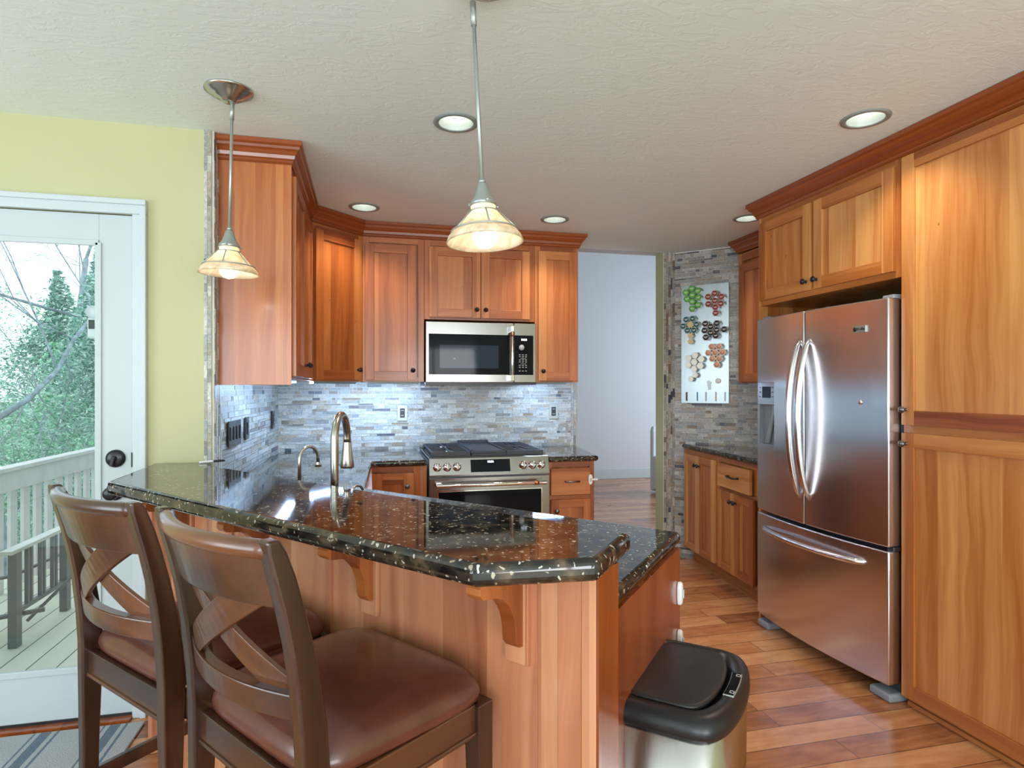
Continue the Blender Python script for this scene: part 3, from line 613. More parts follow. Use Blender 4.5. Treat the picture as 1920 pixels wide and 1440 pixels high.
for a, b_ in zip(edges, edges[1:]): pen_face(mb, a+0.0003, b_-0.0003, 0.0, 0.006, 0.0, 0.995, R.uniform(0.2, 0.9))
mb.build('face_panel', M['pen'], r)
for a_ in ((-0.600, TE, 0, 0.009, 0, 0.995, 0.85), (-0.655, -0.601, 0, 0.008, 0, 0.995, 0.55), (tL, tL+0.03, 0.004, 0.014, 0, 0.995, 0.7), (-1.395, -1.375, 0.004, 0.014, 0, 0.985, 0.4), (-1.90, -1.88, 0.004, 0.014, 0, 0.985, 0.4)):
    mb = MB(); pen_face(mb, *a_); mb.build('batten', M['pen'], r, bevel=0.001)
# deep end of the low pony wall, darker board
mb = MB(); q0, q1, q2, q3 = pt(TE, NF-0.008), pt(TE+0.006, NF-0.008), pt(TE+0.006, NF+0.075), pt(TE, NF+0.075)
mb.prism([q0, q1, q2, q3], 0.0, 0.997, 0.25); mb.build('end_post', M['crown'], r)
# lower cabinet block, its end panel faces the trash can
E0, E1 = (0.905, 1.667), (0.50, 1.262)
nin = lambda p, q: None
cabp = [(0.485, 1.195), (0.502, 1.213), (0.893, 1.655), (-0.03, 2.742), (-0.03, 2.766), (-0.58, 2.766), (-0.60, 2.72)]
mb = MB(); mb.prism([(0.497, 1.206), (0.893, 1.655), (-0.02, 2.745), (-0.58, 2.745), (-0.58, 2.55)], 0.09, 0.878, 0.4); mb.prism([(0.497, 1.206), (0.85, 1.62), (-0.06, 2.70), (-0.5, 2.70), (-0.5, 2.6)], 0.0, 0.09, 0.4)
mb.build('sink_cabinet', M['cab'], r)
ev = (Vector((0.893, 1.655))-Vector((0.497, 1.206))); el = ev.length; ev.normalize(); en = Vector((ev.y, -ev.x))
def endb(mb, a0, a1, d0, d1, z0, z1, tone, g='z'):
    Mx = Matrix(((ev.x, en.x, 0, 0.497), (ev.y, en.y, 0, 1.206), (0, 0, 1, 0), (0, 0, 0, 1))); mb.box(a0, a1, d0, d1, z0, z1, tone, g, M=Mx)
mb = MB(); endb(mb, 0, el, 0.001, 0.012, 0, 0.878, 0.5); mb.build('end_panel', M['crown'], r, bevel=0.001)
# corbels under the bar
def corbel(tpos, w=0.036):
    mb = MB(); base = Vector((*(nv*NF), 0)); ztop = 0.998
    Mx = Matrix(((tv.x, -nv.x, 0, base.x), (tv.y, -nv.y, 0, base.y), (0, 0, 1, 0), (0, 0, 0, 1)))
    prof = [(0.016, ztop-0.02), (0.150, ztop-0.02), (0.158, ztop-0.03), (0.158, ztop-0.042), (0.148, ztop-0.052), (0.128, ztop-0.056)]
    for k in range(1, 13):
        a = k/12*PI/2; prof.append((0.128-0.086*math.sin(a), ztop-0.056-0.10*(1-math.cos(a))))
    prof += [(0.040, ztop-0.17), (0.030, ztop-0.182), (0.016, ztop-0.184)]
    A = [tuple(Mx @ Vector((tpos, d, z))) for d, z in prof]; B = [tuple(Mx @ Vector((tpos+w, d, z))) for d, z in prof]; n = len(prof)
    wc1 = [(d+tpos, 0, z) for d, z in prof]*2
    mb.add(A+B, [tuple(range(n)), tuple(range(n, 2*n))[::-1]]+[(i, (i+1) % n, n+(i+1) % n, n+i) for i in range(n)], 0.12, wc1)
    return mb, Mx
for tp, lab in ((-0.770, 'carved cherry corbel nearest the free end of the bar'), (-1.235, 'carved cherry corbel under the bar, second from its free end'), (-1.70, 'carved cherry corbel under the bar, above the near stool back'), (-2.185, 'carved cherry corbel nearest the green wall, behind the far stool')):
    rr = root('corbel', lab, 'corbel', group='corbels under the bar top')
    mb, Mx = corbel(tp); mb.build('bracket', M['cab'], rr, bevel=0.001)
    mb = MB(); mb.box(tp-0.012, tp+0.048, 0.006, 0.018, 0.775, 0.998, 0.62, M=Mx).box(tp-0.012, tp+0.048, 0.018, 0.165, 0.985, 0.998, 0.7, 'x', M=Mx); mb.build('backplate', M['pen'], rr, bevel=0.002)
# ---- granite
def slab(name, poly, z0, z1, lab, w=0.016):
    o = MB().prism(poly, z0, z1).build(name, M['granite'], bevel=w, seg=5); 
    for p in o.data.polygons: p.use_smooth = False
    return set_props(o, lab, 'countertop')
slab('breakfast_bar', [(-0.868, 2.797), (-0.847, 2.279), (0.180, 1.050), (0.408, 1.035), (0.552, 1.216), (-0.617, 2.673), (-0.655, 2.797)], 0.999, 1.042, 'raised speckled black granite breakfast bar top with a clipped corner')
slab('countertop', [(-0.598, 4.474), (0.352, 4.474), (0.352, 3.742), (0.024, 3.745), (-0.013, 2.765), (0.930, 1.690), (0.515, 1.215), (0.475, 1.195), (-0.605, 2.56)], 0.880, 0.915, 'lower black granite counter wrapping from the range round to the peninsula')
slab('countertop', [(1.122, 4.474), (1.565, 4.474), (1.462, 3.73), (1.122, 3.73)], 0.880, 0.915, 'small black granite counter right of the range')
slab('countertop', [(2.430, 4.415), (2.300, 3.13), (2.965, 3.13), (2.965, 3.88)], 0.880, 0.915, 'black granite counter beneath the spice board')
# ---- child locks
def lock(name, lab, loc, rz, wrap=False):
    r = root(name, lab, 'child lock', loc, rz, 'child locks on the cabinets')
    mb = MB(); n = 20; pts = []
    for k in range(n):
        a = 2*PI*k/n; pts.append((0.014*math.copysign(abs(math.cos(a))**0.7, math.cos(a)), 0.034*math.copysign(abs(math.sin(a))**0.7, math.sin(a))))
    mb.loft([[(x*s, -d, z*s) for x, z in pts] for s, d in ((1, 0), (1, 0.008), (0.85, 0.013))], smooth=False); mb.build('plate', M['lockw'], r, bevel=0.002)
    MB().box(-0.006, 0.006, -0.018, -0.012, -0.012, 0.012).build('button', mat('grey_button', (0.5, 0.5, 0.52), 0.4) if 'grey_button' not in bpy.data.materials else bpy.data.materials['grey_button'], r, bevel=0.002)
    if wrap: MB().box(0.013, 0.052, -0.006, -0.002, -0.006, 0.006).build('strap', M['lockw'], r, bevel=0.001)
    return r
p = Vector((0.497, 1.206))+ev*(el-0.028)+en*0.0125; rz_ = math.atan2(ev.y, ev.x)
lock('child_lock', 'white child lock high on the peninsula end panel', (p.x, p.y, 0.752), rz_)
lock('child_lock', 'white child lock low on the peninsula end panel, just above the trash can', (p.x, p.y, 0.612), rz_)
lock('child_lock', 'white child lock strapping the drawer right of the range', (1.125+0.283, 3.7445, 0.760), 0, True)

# ================================================================== UNDER-CABINET LIGHTS
M['ucl2'] = mat('brighter_lit_cool_lens', (0.8, 0.9, 1), 0.4, emit=(0.42, 0.65, 1.0), es=105)
def ucl(lab, loc, rz, w, m='ucl2'):
    r = root('under_cabinet_light', lab, 'light', loc, rz, 'under-cabinet light bars')
    MB().box(0, w, 0, 0.05, -0.004, 0.0).box(0, w, -0.003, 0, -0.014, 0).build('housing', M['canw'], r)
    MB().box(0.01, w-0.01, 0.004, 0.046, -0.013, -0.004).build('lens', M[m], r)
ucl('lit light bar under the left wall cabinet', (-0.40, 2.95, ZB-0.001), PI/2, 0.72, 'ucl')
ucl('lit light bar under the diagonal corner cabinet', (-0.32, 3.86, ZB-0.001), PI/4, 0.34)
ucl('lit light bar under the cabinet left of the microwave', (0.0, 4.14, ZB-0.001), 0, 0.33)
ucl('lit light bar under the cabinet right of the microwave', (1.14, 4.16, ZB-0.001), 0, 0.24)
# ================================================================== OUTLETS
def plate(lab, cat, name, loc, rz, w, h, kind, m):
    r = root(name, lab, cat, loc, rz)
    MB().box(-w/2, w/2, -0.006, 0, -h/2, h/2).build('cover_plate', m, r, bevel=0.002)
    if kind == 'duplex':
        MB().box(-0.017, 0.017, -0.009, -0.005, -0.034, 0.034).build('receptacle', M['black'], r, bevel=0.001)
        for zz in (-0.018, 0.018):
            mb = MB(); mb.box(-0.009, 0.009, -0.0094, -0.009, zz-0.001, zz+0.001)
            for xx in (-0.006, 0.006): mb.box(xx-0.001, xx+0.001, -0.0096, -0.009, zz-0.004, zz+0.005)
            mb.build('socket', M['print'], r)
    else:
        n = kind; pw = w/n if n > 1 else w
        for k in range(n):
            xc = -w/2+pw*(k+0.5)
            MB().box(xc-0.012, xc+0.012, -0.011, -0.005, -0.032, 0.032).build('rocker', M['black'], r, bevel=0.002)
    for zz in (-h/2+0.01, h/2-0.01): MB().lathe([(0.003, -0.006), (0.003, -0.0075), (0, -0.0075)], 10, (0, 0, zz), 'y', cap=False).build('screw', M['print'], r)
YT = 4.488-0.0095
plate('pewter outlet plate on the back tiles left of the range', 'outlet', 'outlet', (0.243, YT, 1.175), 0, 0.072, 0.115, 'duplex', M['silverp'])
plate('pewter outlet plate on the back tiles right of the range', 'outlet', 'outlet', (1.385, YT, 1.177), 0, 0.072, 0.115, 'duplex', M['silverp'])
def on_left(y): return TL0[0]+0.004+(y-TL0[1])*(lx/ly)+0.004
la = math.atan2(ly, lx)
plate('wide dark switch plate with four rockers on the left tiled wall', 'switch', 'light_switch', (on_left(3.17), 3.17, 1.138), la, 0.25, 0.12, 4, M['knob'])
plate('narrow dark switch plate beside the four-gang switch', 'switch', 'light_switch', (on_left(3.44), 3.44, 1.143), la, 0.085, 0.118, 1, M['knob'])
plate('narrow dark outlet plate on the left tiled wall nearest the corner', 'outlet', 'outlet', (on_left(4.22), 4.22, 1.15), la, 0.085, 0.118, 'duplex', M['knob'])

# ================================================================== MICROWAVE
r = root('microwave', 'stainless over-the-range microwave with black glass door', 'microwave', (0.371, 4.045, 0))
w = 0.755; z0, z1 = 1.393, 1.797
MB().box(0.002, w-0.002, 0.02, 0.42, z0, z1).box(0.0, w, 0.0, 0.40, z0-0.016, z0-0.001).build('body', M['black'], r)
d_ = MB().box(0.0, 0.598, 0, 0.03, z0, z1).build('door', M['steelh'], r, bevel=0.003)
MB().box(0.020, 0.565, -0.003, 0.0, z0+0.052, z1-0.082).build('black_glass', M['glassblk'], d_, bevel=0.001)
MB().box(0.092, 0.490, -0.0045, -0.003, z0+0.095, z1-0.155).build('window', M['mwwin'], d_)
h = MB(); h.tube([(0.576, -0.050, z0+0.05), (0.576, -0.050, z1-0.065)], 0.0105, 16); h.box(0.563, 0.589, -0.062, 0, z0+0.008, z0+0.052).box(0.563, 0.589, -0.062, 0, z1-0.066, z1-0.022); h.build('handle', M['chrome'], d_, bevel=0.004)
MB().lathe([(0.0115, 0), (0.0115, 0.025)], 18, (0.576, -0.050, z1-0.095), 'z').build('copper_band', M['copper'], d_)
p_ = MB().box(0.601, w, 0, 0.03, z0, z1).build('control_side', M['steelh'], r, bevel=0.003)
MB().box(0.603, 0.735, -0.003, 0.0, z0+0.052, z1-0.082).build('control_glass', M['glassblk'], p_, bevel=0.001)
text('clock_digits', '10:56', 0.020, p_, face_M(0.668, -0.004, z1-0.112), M['digits'])
MB().lathe([(0.019, -0.003), (0.019, -0.006), (0, -0.006)], 20, (0.652, 0, z1-0.165), 'y', cap=False).build('dial_pad', M['print'], p_)
mb = MB()
for i, zz in enumerate((0.215, 0.228, 0.250, 0.263, 0.287, 0.300, 0.325)):
    for j in range(3): mb.box(0.633+j*0.022, 0.645+j*0.022, -0.0038, -0.003, z1-zz-0.0025, z1-zz+0.0025)
mb.box(0.645, 0.685, -0.0038, -0.003, z1-0.241, z1-0.2385).box(0.645, 0.685, -0.0038, -0.003, z1-0.277, z1-0.275); mb.build('keypad_print', M['print'], p_)
mb = MB(); mb.lathe([(0.006, -0.0046), (0.006, -0.0052), (0, -0.0052)], 14, (0.187, 0, z0+0.165), 'y', cap=False)
text('door_logo', 'LG', 0.013, d_, face_M(0.19, -0.005, z0+0.16), M['lockw'])

# ================================================================== RANGE
r = root('range', 'stainless slide-in gas range with six knobs on the front panel', 'range', (0.362, 3.70, 0))
w = 0.757
MB().box(0.003, w-0.003, 0.03, 0.74, 0.02, 0.905).build('body', M['fgrey'], r)
# slanted control panel
mb = MB(); pr = [(0.0, 0.815), (0.0, 0.825), (0.026, 0.925), (0.06, 0.925), (0.06, 0.815)]
mb.loft([[(x, y, z) for y, z in pr] for x in (0.0, w)]); cp = mb.build('control_panel', M['steelh'], r, bevel=0.002)
sl = math.atan2(0.026, 0.10)
def cpM(x, s): return Matrix.Translation((x, 0.026*s, 0.825+0.10*s)) @ Matrix.Rotation(-sl, 4, 'X')
MB().box(-0.124, 0.124, -0.004, 0.0, -0.040, 0.037, M=cpM(w/2+0.0, 0.5)).build('display', M['glassblk'], cp)
text('clock_digits', '10:56', 0.019, cp, cpM(w/2+0.0, 0.72) @ Matrix.Translation((0, -0.005, 0)) @ Matrix.Rotation(PI/2, 4, 'X'), M['digits'])
for kx in (0.048, 0.108, 0.168, 0.585, 0.645, 0.703):
    kb = MB().lathe([(0.026, 0), (0.026, -0.006), (0.021, -0.008), (0.020, -0.030), (0.017, -0.034), (0, -0.034)], 24, (0, 0, 0), 'y', M=cpM(kx, 0.45), cap=False).build('knob', M['chrome'], r)
    MB().box(-0.005, 0.005, -0.044, -0.030, -0.020, 0.020, M=cpM(kx, 0.45)).build('knob_grip', M['steel'], kb, bevel=0.003)
# cooktop
ct = MB().box(0.0, w, 0.03, 0.755, 0.905, 0.926).box(0, w, 0.70, 0.755, 0.926, 0.940).build('cooktop', M['steelh'], r, bevel=0.003)
MB().box(0.02, w-0.02, 0.07, 0.70, 0.926, 0.929).build('burner_tray', M['black'], ct)
for gx0, gx1 in ((0.02, 0.262), (0.495, 0.737)):
    mb = MB(); ZG = 0.958
    for y in (0.08, 0.68): mb.box(gx0, gx1, y-0.008, y+0.008, 0.930, ZG)
    for x in (gx0, gx1-0.010, (gx0+gx1)/2-0.005): mb.box(x, x+0.010, 0.08, 0.68, 0.950, ZG)
    for i in range(9): yy = 0.13+i*0.0625; mb.box(gx0, gx0+0.095, yy-0.004, yy+0.004, 0.951, ZG).box(gx1-0.095, gx1, yy-0.004, yy+0.004, 0.951, ZG)
    mb.box(gx0, gx1, 0.375, 0.385, 0.943, ZG); mb.build('grate', M['iron'], r, bevel=0.002)
    for yy in (0.21, 0.55):
        MB().lathe([(0.045, 0.929), (0.045, 0.937), (0.034, 0.940), (0.034, 0.947), (0, 0.948)], 24, ((gx0+gx1)/2, yy, 0), cap=False).build('burner', M['silverp'], r)
mb = MB().box(0.268, 0.489, 0.08, 0.66, 0.944, 0.960).box(0.268, 0.489, 0.66, 0.69, 0.944, 0.978).box(0.268, 0.28, 0.08, 0.66, 0.96, 0.968).box(0.477, 0.489, 0.08, 0.66, 0.96, 0.968).box(0.275, 0.482, 0.085, 0.10, 0.929, 0.944).box(0.275, 0.482, 0.64, 0.655, 0.929, 0.944)
mb.build('griddle', M['iron'], r, bevel=0.002)
# oven door
d_ = MB().box(0.0, w, 0.0, 0.03, 0.20, 0.806).build('oven_door', M['steelh'], r, bevel=0.003)
MB().box(0.055, w-0.055, -0.004, 0.0, 0.30, 0.722).build('oven_window', M['glassblk'], d_, bevel=0.0015)
MB().box(0.048, w-0.048, -0.002, 0.0, 0.293, 0.729).build('window_surround', M['chrome'], d_, bevel=0.001)
mb = MB(); mb.tube([(0.035, -0.055, 0.768), (w-0.035, -0.055, 0.768)], 0.0125, 18); mb.box(0.04, 0.075, -0.055, 0, 0.760, 0.776).box(w-0.075, w-0.04, -0.055, 0, 0.760, 0.776); mb.build('oven_handle', M['chrome'], d_, bevel=0.003)
MB().lathe([(0.0135, 0), (0.0135, 0.028)], 18, (w-0.115, -0.055, 0.768), 'x').build('copper_band', M['copper'], d_)
MB().box(0, w, 0.002, 0.03, 0.05, 0.19).build('storage_drawer', M['steelh'], r, bevel=0.003)
MB().box(0.02, w-0.02, 0.05, 0.7, 0.0, 0.02).build('foot', M['black'], r)

# ================================================================== REFRIGERATOR
FW = 0.913
r = root('refrigerator', 'stainless french-door refrigerator with bottom freezer drawer', 'refrigerator', (2.172, 3.080, 0), RZ)
MB().box(0.01, FW-0.006, 0.072, 0.77, 0.03, 1.735).build('case', M['fside'], r, bevel=0.004)
BUL = 0.038
def bulge(x): u = (x-FW/2)/(FW/2); return -BUL*(1-u*u)
def curved_panel(x0, x1, z0, z1, hole=None):
    mb = MB(); n = 12; xs = [x0+(x1-x0)*k/n for k in range(n+1)]
    if hole: xs = sorted(set([x for x in xs if not (hole[0] < x < hole[1])]+[hole[0], hole[1]]))
    def seg(a, b, za, zb, y1=0.062):
        P = [(a, bulge(a), za), (b, bulge(b), za), (b, bulge(b), zb), (a, bulge(a), zb)]; Q = [(p[0], y1, p[2]) for p in P]
        return P, Q
    zs = [z0, z1] if not hole else [z0, hole[2], hole[3], z1]
    fr = [[(x, bulge(x), z) for x in xs] for z in zs]; bk = [[(x, 0.062, z) for x in xs] for z in zs]
    idx = {}; V = []
    def vid(p):
        k = tuple(round(c, 6) for c in p)
        if k not in idx: idx[k] = len(V); V.append(p)
        return idx[k]
    F = []
    for j in range(len(zs)-1):
        for i in range(len(xs)-1):
            if hole and abs(zs[j]-hole[2]) < 1e-6 and xs[i] >= hole[0]-1e-6 and xs[i+1] <= hole[1]+1e-6: continue
            F.append([vid(fr[j][i]), vid(fr[j][i+1]), vid(fr[j+1][i+1]), vid(fr[j+1][i])])
            F.append([vid(bk[j][i]), vid(bk[j+1][i]), vid(bk[j+1][i+1]), vid(bk[j][i+1])])
    for i in range(len(xs)-1):
        F.append([vid(fr[0][i]), vid(bk[0][i]), vid(bk[0][i+1]), vid(fr[0][i+1])]); F.append([vid(fr[-1][i]), vid(fr[-1][i+1]), vid(bk[-1][i+1]), vid(bk[-1][i])])
    for j in range(len(zs)-1):
        F.append([vid(fr[j][0]), vid(fr[j+1][0]), vid(bk[j+1][0]), vid(bk[j][0])]); F.append([vid(fr[j][-1]), vid(bk[j][-1]), vid(bk[j+1][-1]), vid(fr[j+1][-1])])
    mb.add(V, F, smooth=False)
    return mb
SPL = 0.437
HO = (0.035, 0.185, 1.03, 1.385)
def smooth_by_angle(o):
    for p in o.data.polygons: p.use_smooth = True
    try: o.data.set_sharp_from_angle(angle=0.6)
    except Exception: pass
dl = curved_panel(0.004, SPL-0.004, 0.668, 1.742, HO).build('left_door', M['fridge'], r, bevel=0.006, seg=3); smooth_by_angle(dl)
dr = curved_panel(SPL+0.004, FW-0.004, 0.668, 1.742).build('right_door', M['fridge'], r, bevel=0.006, seg=3); smooth_by_angle(dr)
fz = curved_panel(0.004, FW-0.004, 0.075, 0.650).build('freezer_drawer', M['fridge'], r, bevel=0.006, seg=3); smooth_by_angle(fz)
for nm, par, x0, sgn in (('door_handle', dl, SPL-0.034, -1), ('door_handle', dr, SPL+0.034, 1)):
    pts = []; R_ = []
    for k in range(25):
        a = k/24; z = 0.80+0.80*a; out = 0.072*math.sin(PI*a)**0.62; pts.append((x0, bulge(x0)+0.004-out, z)); R_.append(0.0165*(1-0.45*abs(2*a-1)**6))
    MB().tube(pts, R_, 14).build(nm, M['fridge'], par)
pts = [(0.09+0.70*k/24, bulge(0.09+0.70*k/24)+0.004-0.055*math.sin(PI*k/24)**0.4, 0.575) for k in range(25)]
MB().tube(pts, 0.0145, 14).build('freezer_handle', M['fridge'], fz)
# dispenser
y0 = bulge(0.11)
dp = MB(); dp.box(HO[0], HO[1], 0.02, 0.035, HO[2], 1.275).box(HO[0], HO[0]+0.004, y0+0.012, 0.03, HO[2], 1.275).box(HO[1]-0.004, HO[1], y0-0.004, 0.03, HO[2], 1.275).box(HO[0], HO[1], y0+0.004, 0.03, HO[2], HO[2]+0.012)
dp = dp.build('dispenser', M['fgrey'], dl)
MB().box(HO[0], HO[1], y0-0.004, 0.03, 1.262, HO[3], M=Matrix.Identity(4)).build('control_panel', M['steel'], dp, bevel=0.002)
MB().box(0.078, 0.150, y0-0.0055, y0-0.003, 1.300, 1.362).build('screen', M['mwwin'], dp)
for zz in (1.306, 1.332, 1.358):
    for xx in (0.052, 0.160): MB().box(xx, xx+0.012, y0-0.0055, y0-0.003, zz-0.002, zz+0.002).build('button', M['black'], dp)
MB().loft([[(0.13, 0.0, 1.262), (0.165, 0.0, 1.262), (0.165, 0.02, 1.262), (0.13, 0.02, 1.262)], [(0.135, 0.0, 1.235), (0.16, 0.0, 1.235), (0.16, 0.012, 1.235), (0.135, 0.012, 1.235)], [(0.06, 0.005, 1.045), (0.10, 0.005, 1.045), (0.10, 0.015, 1.045), (0.06, 0.015, 1.045)]]).build('paddle', M['silverp'], dp, bevel=0.003)
# badge
bx = MB().box(0.735, 0.808, bulge(0.77)-0.004, bulge(0.77)+0.004, 1.603, 1.633).build('badge', M['silverp'], dr, bevel=0.001)
MB().lathe([(0.010, -0.004), (0.010, -0.006), (0, -0.006)], 20, (0.749, bulge(0.77), 1.618), 'y', cap=False).build('monogram', M['black'], bx)
text('badge_lettering', 'Profile', 0.018, bx, face_M(0.783, bulge(0.77)-0.0045, 1.618), M['black'])
MB().lathe([(0.011, 0), (0.011, -0.003), (0.005, -0.006), (0, -0.006)], 16, (0.775, bulge(0.775), 1.29), 'y', cap=False).build('door_button', M['fridge'], dr)
for xx in (0.01, 0.845): MB().box(xx, xx+0.06, 0.03, 0.13, 1.735, 1.758).build('hinge_cover', M['fgrey'], r, bevel=0.004)
MB().box(0.02, 0.89, 0.10, 0.12, 0.01, 0.07).build('kick_grille', M['black'], r)
for xx in ((0.0, 0.10), (0.80, 0.915)):
    mb = MB(); mb.box(xx[0], xx[1], 0.0, 0.11, 0.0, 0.038).build('foot_cover', M['fgrey'], r, bevel=0.012, seg=3)
MB().box(0.88, 0.915, 0.02, 0.075, 0.650, 0.668).build('hinge', M['pewter'], r, bevel=0.003)

# ================================================================== FAUCETS
def pl(u_px, d, z):   # point from bearing and distance, metres
    r_ = u_px; return (r_*math.cos(YAW)+d*math.sin(YAW), d*math.cos(YAW)-r_*math.sin(YAW), z)
fb = Vector((-0.12, 2.34, 0.916)); fd = Vector((0.20, 0.98, 0)).normalized()
r = root('kitchen_faucet', 'tall brushed-nickel gooseneck faucet with pull-down spray head', 'faucet', fb)
mb = MB(); mb.lathe([(0.027, 0), (0.027, 0.006), (0.020, 0.02), (0.016, 0.05), (0.0155, 0.06)], 20, cap=False)
H0, RD = 0.235, 0.098; pts = [(0, 0, 0.03), (0, 0, 0.1), (0, 0, H0)]
for k in range(1, 17): a = PI*k/16; pts.append(tuple(fd*(RD*(1-math.cos(a)))+Vector((0, 0, H0+RD*math.sin(a)))))
e_ = Vector(pts[-1]); pts.append(tuple(e_-Vector((0, 0, 0.015)))); mb.tube(pts, 0.0145, 16); mb.build('spout', M['nickel'], r)
e_ = Vector(pts[-1]); MB().lathe([(0.0165, 0.0), (0.0175, -0.02), (0.022, -0.06), (0.0275, -0.095), (0.026, -0.103), (0, -0.103)], 22, e_, cap=False).build('spray_head', M['nickel'], r)
MB().lathe([(0.0155, 0.002), (0.0155, -0.003)], 18, e_).build('joint_ring', M['black'], r)
MB().tube([(0.0, -0.0, 0.05), (0.03, 0.03, 0.055), (0.06, 0.055, 0.05)], [0.011, 0.008, 0.006], 12).build('lever', M['nickel'], r)
fb = Vector((-0.255, 2.46, 0.916)); fd = Vector((0.62, 0.78, 0))
r = root('filter_faucet', 'small slim brushed-nickel drinking-water faucet left of the tall faucet', 'faucet', fb)
mb = MB(); mb.lathe([(0.018, 0), (0.018, 0.008), (0.009, 0.02)], 18, cap=False); H0, RD = 0.158, 0.050; pts = [(0, 0, 0.01), (0, 0, H0)]
for k in range(1, 15): a = PI*0.97*k/14; pts.append(tuple(fd*(RD*(1-math.cos(a)))+Vector((0, 0, H0+RD*math.sin(a)))))
e_ = Vector(pts[-1]); pts.append(tuple(e_-Vector((0, 0, 0.02)))); mb.tube(pts, 0.0065, 14); mb.build('spout', M['nickel'], r)
MB().lathe([(0.008, 0.0), (0.0085, -0.006), (0.013, -0.018), (0, -0.018)], 16, pts[-1], cap=False).build('tip', M['nickel'], r)
MB().tube([(0, 0, 0.03), (-0.035, -0.01, 0.035)], 0.005, 10).build('lever', M['nickel'], r)
fb = Vector((-0.06, 2.30, 0.916)); fd = Vector((0.55, 0.83, 0))
r = root('soap_dispenser', 'little brushed-nickel soap pump right of the tall faucet', 'soap pump', fb)
mb = MB(); mb.lathe([(0.016, 0), (0.016, 0.01), (0.009, 0.02), (0.009, 0.055), (0.012, 0.06), (0.012, 0.07), (0.0, 0.07)], 18, cap=False); mb.build('pump', M['nickel'], r)
MB().tube([(0, 0, 0.066), tuple(fd*0.03+Vector((0, 0, 0.076))), tuple(fd*0.06+Vector((0, 0, 0.07))), tuple(fd*0.075+Vector((0, 0, 0.055)))], 0.005, 10).build('nozzle', M['nickel'], r)
# pen lying on the bar by the wall
r = root('pen', 'white pen with a black cap lying on the bar against the tile', 'pen', (-0.675, 2.735, 1.0425), 0.55)
MB().lathe([(0.004, 0), (0.0045, 0.004), (0.0045, 0.065)], 10, (0, 0, 0.0046), 'x').build('barrel', M['lockw'], r)
MB().lathe([(0.005, 0.055), (0.005, 0.098), (0.003, 0.102)], 10, (0, 0, 0.005), 'x').build('cap', M['black'], r)

# ================================================================== PENDANTS
def pendant(top, bot, lab):
    top = Vector(top); bot = Vector(bot)
    r = root('pendant_light', lab, 'pendant light', bot, 0, 'pendant lights over the bar')
    ax = (top-bot); L = ax.length; q = Vector((0, 0, 1)).rotation_difference(ax.normalized()).to_matrix().to_4x4()
    MB().lathe([(0.0, L+0.0), (0.083, L-0.001), (0.084, L-0.006), (0.072, L-0.010), (0.066, L-0.018), (0.052, L-0.022), (0.046, L-0.030), (0.030, L-0.034), (0.026, L-0.042), (0.014, L-0.048), (0.0, L-0.050)], 40, cap=False).build('canopy', M['nickel'], r)
    MB().lathe([(0.0055, 0.165), (0.0055, L-0.045)], 14, M=q).lathe([(0.008, L-0.11), (0.008, L-0.045)], 14, M=q).lathe([(0.0085, 0.160), (0.010, 0.164), (0.0085, 0.170)], 14, M=q).build('rod', M['silverp'], r)
    cap_ = MB().lathe([(0.009, 0.160), (0.014, 0.155), (0.018, 0.140), (0.024, 0.122), (0.034, 0.108), (0.036, 0.097), (0.0, 0.097)], 28, M=q, cap=False)
    cap_ = cap_.build('socket_cap', M['silverp'], r)
    for k in range(3):
        a = k*2*PI/3+0.5; MB().lathe([(0.002, 0), (0.002, 0.008), (0.0045, 0.009), (0.0045, 0.013), (0, 0.013)], 10, (0.033*math.cos(a), 0.033*math.sin(a), 0.103), 'x', M=Matrix.Rotation(a, 4, 'Z'), cap=False).build('thumb_screw', M['silverp'], cap_)
    prof = [(0.034, 0.100), (0.033, 0.090), (0.038, 0.080), (0.060, 0.055), (0.084, 0.030), (0.098, 0.014), (0.103, 0.0)]
    inn = [(a-0.004, b_) for a, b_ in prof[::-1]]
    MB().lathe(prof+inn, 48, M=q, cap=False).build('glass_shade', M['shade'], r)
    cg = MB()
    for rad, z in ((0.0405, 0.081), (0.0885, 0.029)): cg.tube([tuple(q @ Vector((rad*math.cos(2*PI*k/40), rad*math.sin(2*PI*k/40), z))) for k in range(40)], 0.0022, 8, closed=True)
    for k in range(6):
        a = k*PI/3+0.25+YAW; cg.tube([tuple(q @ Vector((rr*math.cos(a), rr*math.sin(a), z))) for rr, z in ((0.0405, 0.081), (0.0625, 0.057), (0.0885, 0.029))], 0.002, 8)
    cg.build('wire_cage', M['silverp'], r)
    MB().lathe([(0.012, 0.095), (0.013, 0.06), (0.022, 0.045), (0.031, 0.028), (0.0325, 0.014), (0.029, 0.0), (0.018, -0.012), (0.0, -0.0175)], 28, M=q, cap=False).build('bulb', M['bulb'], r)
    return r
pendant((-0.480, 2.395, 2.44), (-0.494, 2.402, 1.768), 'pendant light at the left, in front of the cabinet end panel')
pendant((0.274, 1.630, 2.44), (0.304, 1.598, 1.740), 'pendant light in the middle, nearest the camera')
